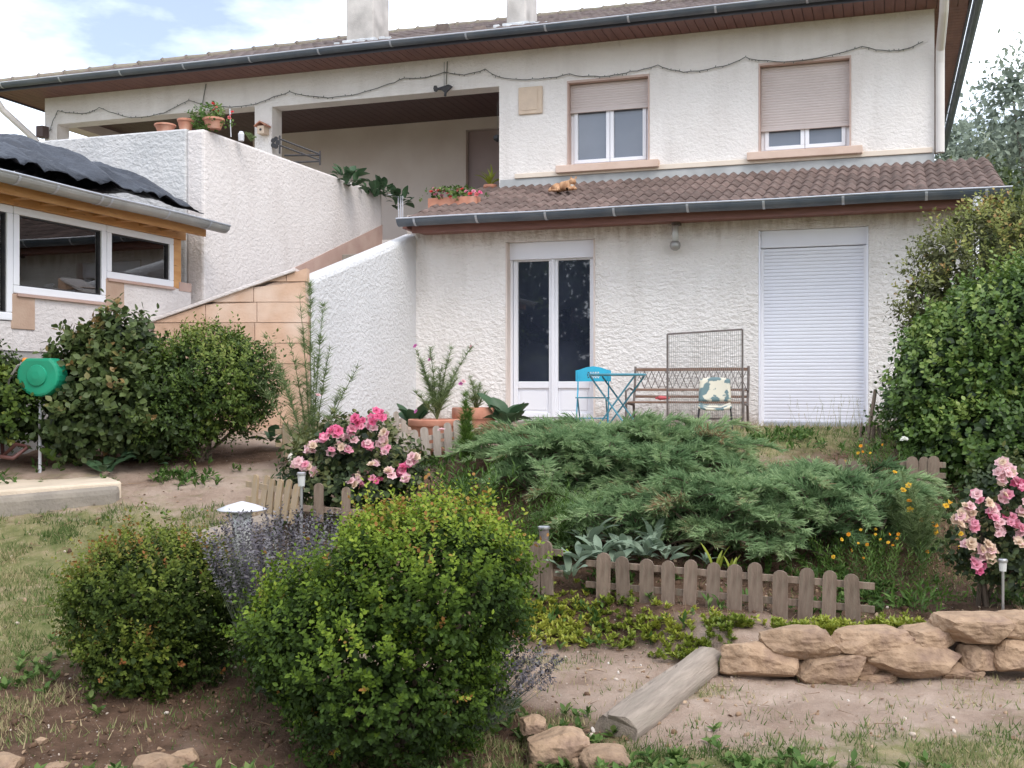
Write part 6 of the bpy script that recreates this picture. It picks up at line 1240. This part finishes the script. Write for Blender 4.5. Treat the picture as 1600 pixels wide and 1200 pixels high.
# broad leaved weeds and clover patches
f = Fol(); wx, wy = sample(7500, -4.4, 4.4, 3.9, 7.2, lambda a, b: np.maximum(np.maximum(np.exp(-(((a-.12)/.42)**2+((b-4.95)/.20)**2)), np.exp(-(((a-.7)/.75)**2+((b-4.5)/.22)**2))), np.maximum(np.exp(-(((a+2.9)/.8)**2+((b-5.5)/.28)**2)), .9*np.exp(-(((a+1.2)/.9)**2+((b-4.45)/.12)**2))))*ss(.3, .55, fbm(a*6, b*6, 15, 3)))
n = len(wx)
for i in range(9):
    a = i*2.4+rng.uniform(0, 1, n); el = rng.uniform(.1, 1.1, n); d = np.stack([np.cos(a)*np.cos(el), np.sin(a)*np.cos(el), np.sin(el)], -1); q = rng.uniform(.022, .06, n)
    f.add(OVAL, np.stack([wx, wy, gz(wx, wy)+rng.uniform(0, .03, n)], -1), frames(d, unit(np.array([0, 0, 1.0])+rdir(n)*.4)), np.stack([q*.7, q, q], -1), rng.uniform(.1, .95, n))
for (cx_, cy_, rx, ry, n) in ((1.6, 6.9, 2.2, .5, 1500), (-1, 7.5, .9, .7, 350), (3.2, 7.4, 1, 1, 700), (-2.2, 8.6, 1.4, .2, 400), (.8, 9.0, 1.5, .4, 500), (2.2, 9.2, 1.2, .4, 300), (-.9, 8.7, .6, .3, 260)):
    x = rng.normal(cx_, rx*.6, n); y = rng.normal(cy_, ry*.6, n); k = fbm(x*3, y*3, 88, 3) > .5; x, y = x[k], y[k]; n = len(x)
    for i in range(6):
        d = unit(rdir(n)+np.array([0, 0, .9])); q = rng.uniform(.025, .07, n); f.add(OVAL, np.stack([x, y, gz(x, y)+rng.uniform(0, .05, n)], -1), frames(d, unit(np.array([0, 0, 1.0])+rdir(n)*.5)), np.stack([q*.5, q, q], -1), rng.uniform(0, .8, n))
tag(f.build('weeds', M['weed']), 'low green weeds and clover between the beds and the grass', None, None, 'stuff')
# dead leaves, twigs, straw and small pale chips
f = Fol(); x = rng.uniform(-4.3, 4.3, 5200); y = rng.uniform(3.9, 9.2, 5200); den = .25+.75*soilmask(x, y); k = rng.random(5200) < den; x, y = x[k], y[k]; n = len(x)
d = unit(rdir(n)*np.array([1, 1, .25])); q = rng.uniform(.008, .032, n); f.add(OVAL, np.stack([x, y, gz(x, y)+.006], -1), frames(d, unit(np.array([0, 0, 1.0])+rdir(n)*.5)), np.stack([q*.9, q, q*2], -1), rng.beta(1.5, 2.2, n))
n = 900; x = rng.uniform(-4.3, 4.3, n); y = rng.uniform(3.9, 8.5, n); d = unit(rdir(n)*np.array([1, 1, .08])); f.add(BLADE, np.stack([x, y, gz(x, y)+.008], -1), frames(d, rdir(n)), np.stack([np.full(n, .005), rng.uniform(.04, .16, n), np.ones(n)], -1), rng.uniform(.35, .9, n))
tag(f.build('leaf_litter', M['litter']), 'dead leaves, straw and twigs scattered on the soil', None, None, 'stuff')
mb = MB(); V = []; Fc = []; Tn = []; ico = bmesh.new(); bmesh.ops.create_icosphere(ico, subdivisions=1, radius=1); iv = np.array([v.co for v in ico.verts]); it = np.array([[v.index for v in q.verts] for q in ico.faces]); ico.free()
n = 1700; x = rng.uniform(-4.2, 4.2, n); y = rng.uniform(3.9, 7.6, n); s_ = .0035+.012*rng.random(n)**4; f = Fol(); f.add((iv, it), np.stack([x, y, gz(x, y)+s_*.2], -1), frames(rdir(n), rdir(n)), np.stack([s_*1.4, s_, s_*.7], -1), rng.uniform(.3, 1, n)**.7)
tag(f.build('pebbles', M['litter']), 'small pebbles and clods scattered over the bare earth', None, None, 'stuff')
# wild grasses with seed heads in front of the big shutter
f = Fol(); n = 60; x = rng.uniform(2.75, 3.9, n); y = rng.uniform(10.4, 11.2, n); h = rng.uniform(.12, .34, n); d = unit(np.stack([rng.normal(0, .25, n), rng.normal(0, .2, n), np.ones(n)], -1)); p0 = np.stack([x, y, gz(x, y)], -1)
f.add(BLADE, p0, frames(d, rdir(n)), np.stack([np.full(n, .006), h, h], -1), rng.uniform(.4, .9, n)); sprigs(f, p0+d*(h*.75)[:, None], d, h*.3, 10, np.full(n, .018), rng.uniform(.5, .9, n), .4, LEAF, .15, .4)
n = 1500; x = rng.uniform(.2, 4.0, n); y = rng.uniform(8.9, 11.9, n); d = unit(np.stack([rng.normal(0, .5, n), rng.normal(0, .5, n), np.ones(n)], -1)); q = rng.uniform(.05, .14, n); f.add(BLADE, np.stack([x, y, gz(x, y)], -1), frames(d, rdir(n)), np.stack([np.full(n, .007), q, q], -1), rng.uniform(.45, 1, n))
tag(f.build('wild_grass', M['grass']), 'tall wild grasses with seed heads in front of the white shutter', None, None, 'stuff')
# ------------------------------------------------------------------ the cat on the lower roof
def roofz(v): return za_lr+.03+(v-gv)*math.tan(ang)
za_lr = za
best = min(((abs(hp(880, 301, v)[1]-roofz(v)), v) for v in np.arange(-.4, 1.55, .02)))[1]
u = hp(880, 301, best)[0]; cz = roofz(best)+.0
c = empty('cat', hw(u, best, cz), -TH, 'ginger cat with white chest lying on the lower roof tiles', 'cat')
def skin(name, verts, edges, radii, m, parent, sub=2):
    me = bpy.data.meshes.new(name); me.from_pydata(verts, edges, []); me.materials.append(m); o = link(name, me, parent)
    o.modifiers.new('skin', 'SKIN'); lay = me.skin_vertices[0].data
    for i, rd_ in enumerate(radii): lay[i].radius = rd_ if isinstance(rd_, tuple) else (rd_, rd_)
    lay[0].use_root = True; s_ = o.modifiers.new('sub', 'SUBSURF'); s_.levels = sub; s_.render_levels = sub; 
    return o
vs = [(-.10, 0, .065), (-.04, -.005, .075), (.04, -.01, .078), (.095, -.02, .085), (.125, -.04, .115), (.140, -.065, .120), (.160, -.105, .108),
      (-.15, -.01, .05), (-.16, -.07, .022), (-.10, -.115, .016), (-.03, -.125, .014), (.10, -.08, .03), (.13, -.15, .016), (-.06, -.07, .04), (-.02, -.12, .02), (.155, -.07, .03), (.20, -.13, .016)]
ed = [(0, 1), (1, 2), (2, 3), (3, 4), (4, 5), (5, 6), (0, 7), (7, 8), (8, 9), (9, 10), (3, 11), (11, 12), (0, 13), (13, 14), (3, 15), (15, 16)]
skin('body', vs, ed, [(.066, .062), (.070, .066), (.066, .064), (.055, .055), (.045, .045), (.050, .046), (.020, .018), (.03, .03), (.016, .016), (.014, .014), (.011, .011), (.028, .028), (.016, .014), (.045, .04), (.018, .016), (.026, .026), (.015, .013)], M['catfur'], c)
for s_ in (-1, 1):
    mb = MB(); x = .145+s_*.028; mb.add([(x-.016, -.058, .152), (x+.016, -.058, .152), (x, -.045, .150), (x+s_*.006, -.056, .190)], [(0, 1, 3), (1, 2, 3), (2, 0, 3), (0, 2, 1)]); mb.build('ear', M['catfur'], c)
    mb = MB(); mb.lathe([(.001, -.004), (.005, 0), (.001, .004)], 8, (.150+s_*.018, -.112, .126)); mb.build('eye', M['iron'], c)
mb = MB(); mb.lathe([(.004, -.032), (.026, -.014), (.028, .008), (.004, .026)], 14, (.125, -.055, .072)); mb.build('white_chest', M['catwhite'], c, smooth=True)

# crumbled clods of earth under the bushes
f = Fol(); n = 2600; x = rng.uniform(-3.2, 3.6, n); y = rng.uniform(3.95, 7.8, n); k = rng.random(n) < soilmask(x, y)**1.3; x, y = x[k], y[k]; n = len(x); s_ = .006+.020*rng.random(n)**3
f.add((iv*(1+.18*np.sin(iv[:, [1]]*5)), it), np.stack([x, y, gz(x, y)+s_*.15], -1), frames(rdir(n), rdir(n)), np.stack([s_*1.3, s_, s_*.75], -1), rng.uniform(0, .38, n))
tag(f.build('soil_clods', M['litter']), 'crumbled clods of brown earth under the bushes', None, None, 'stuff')
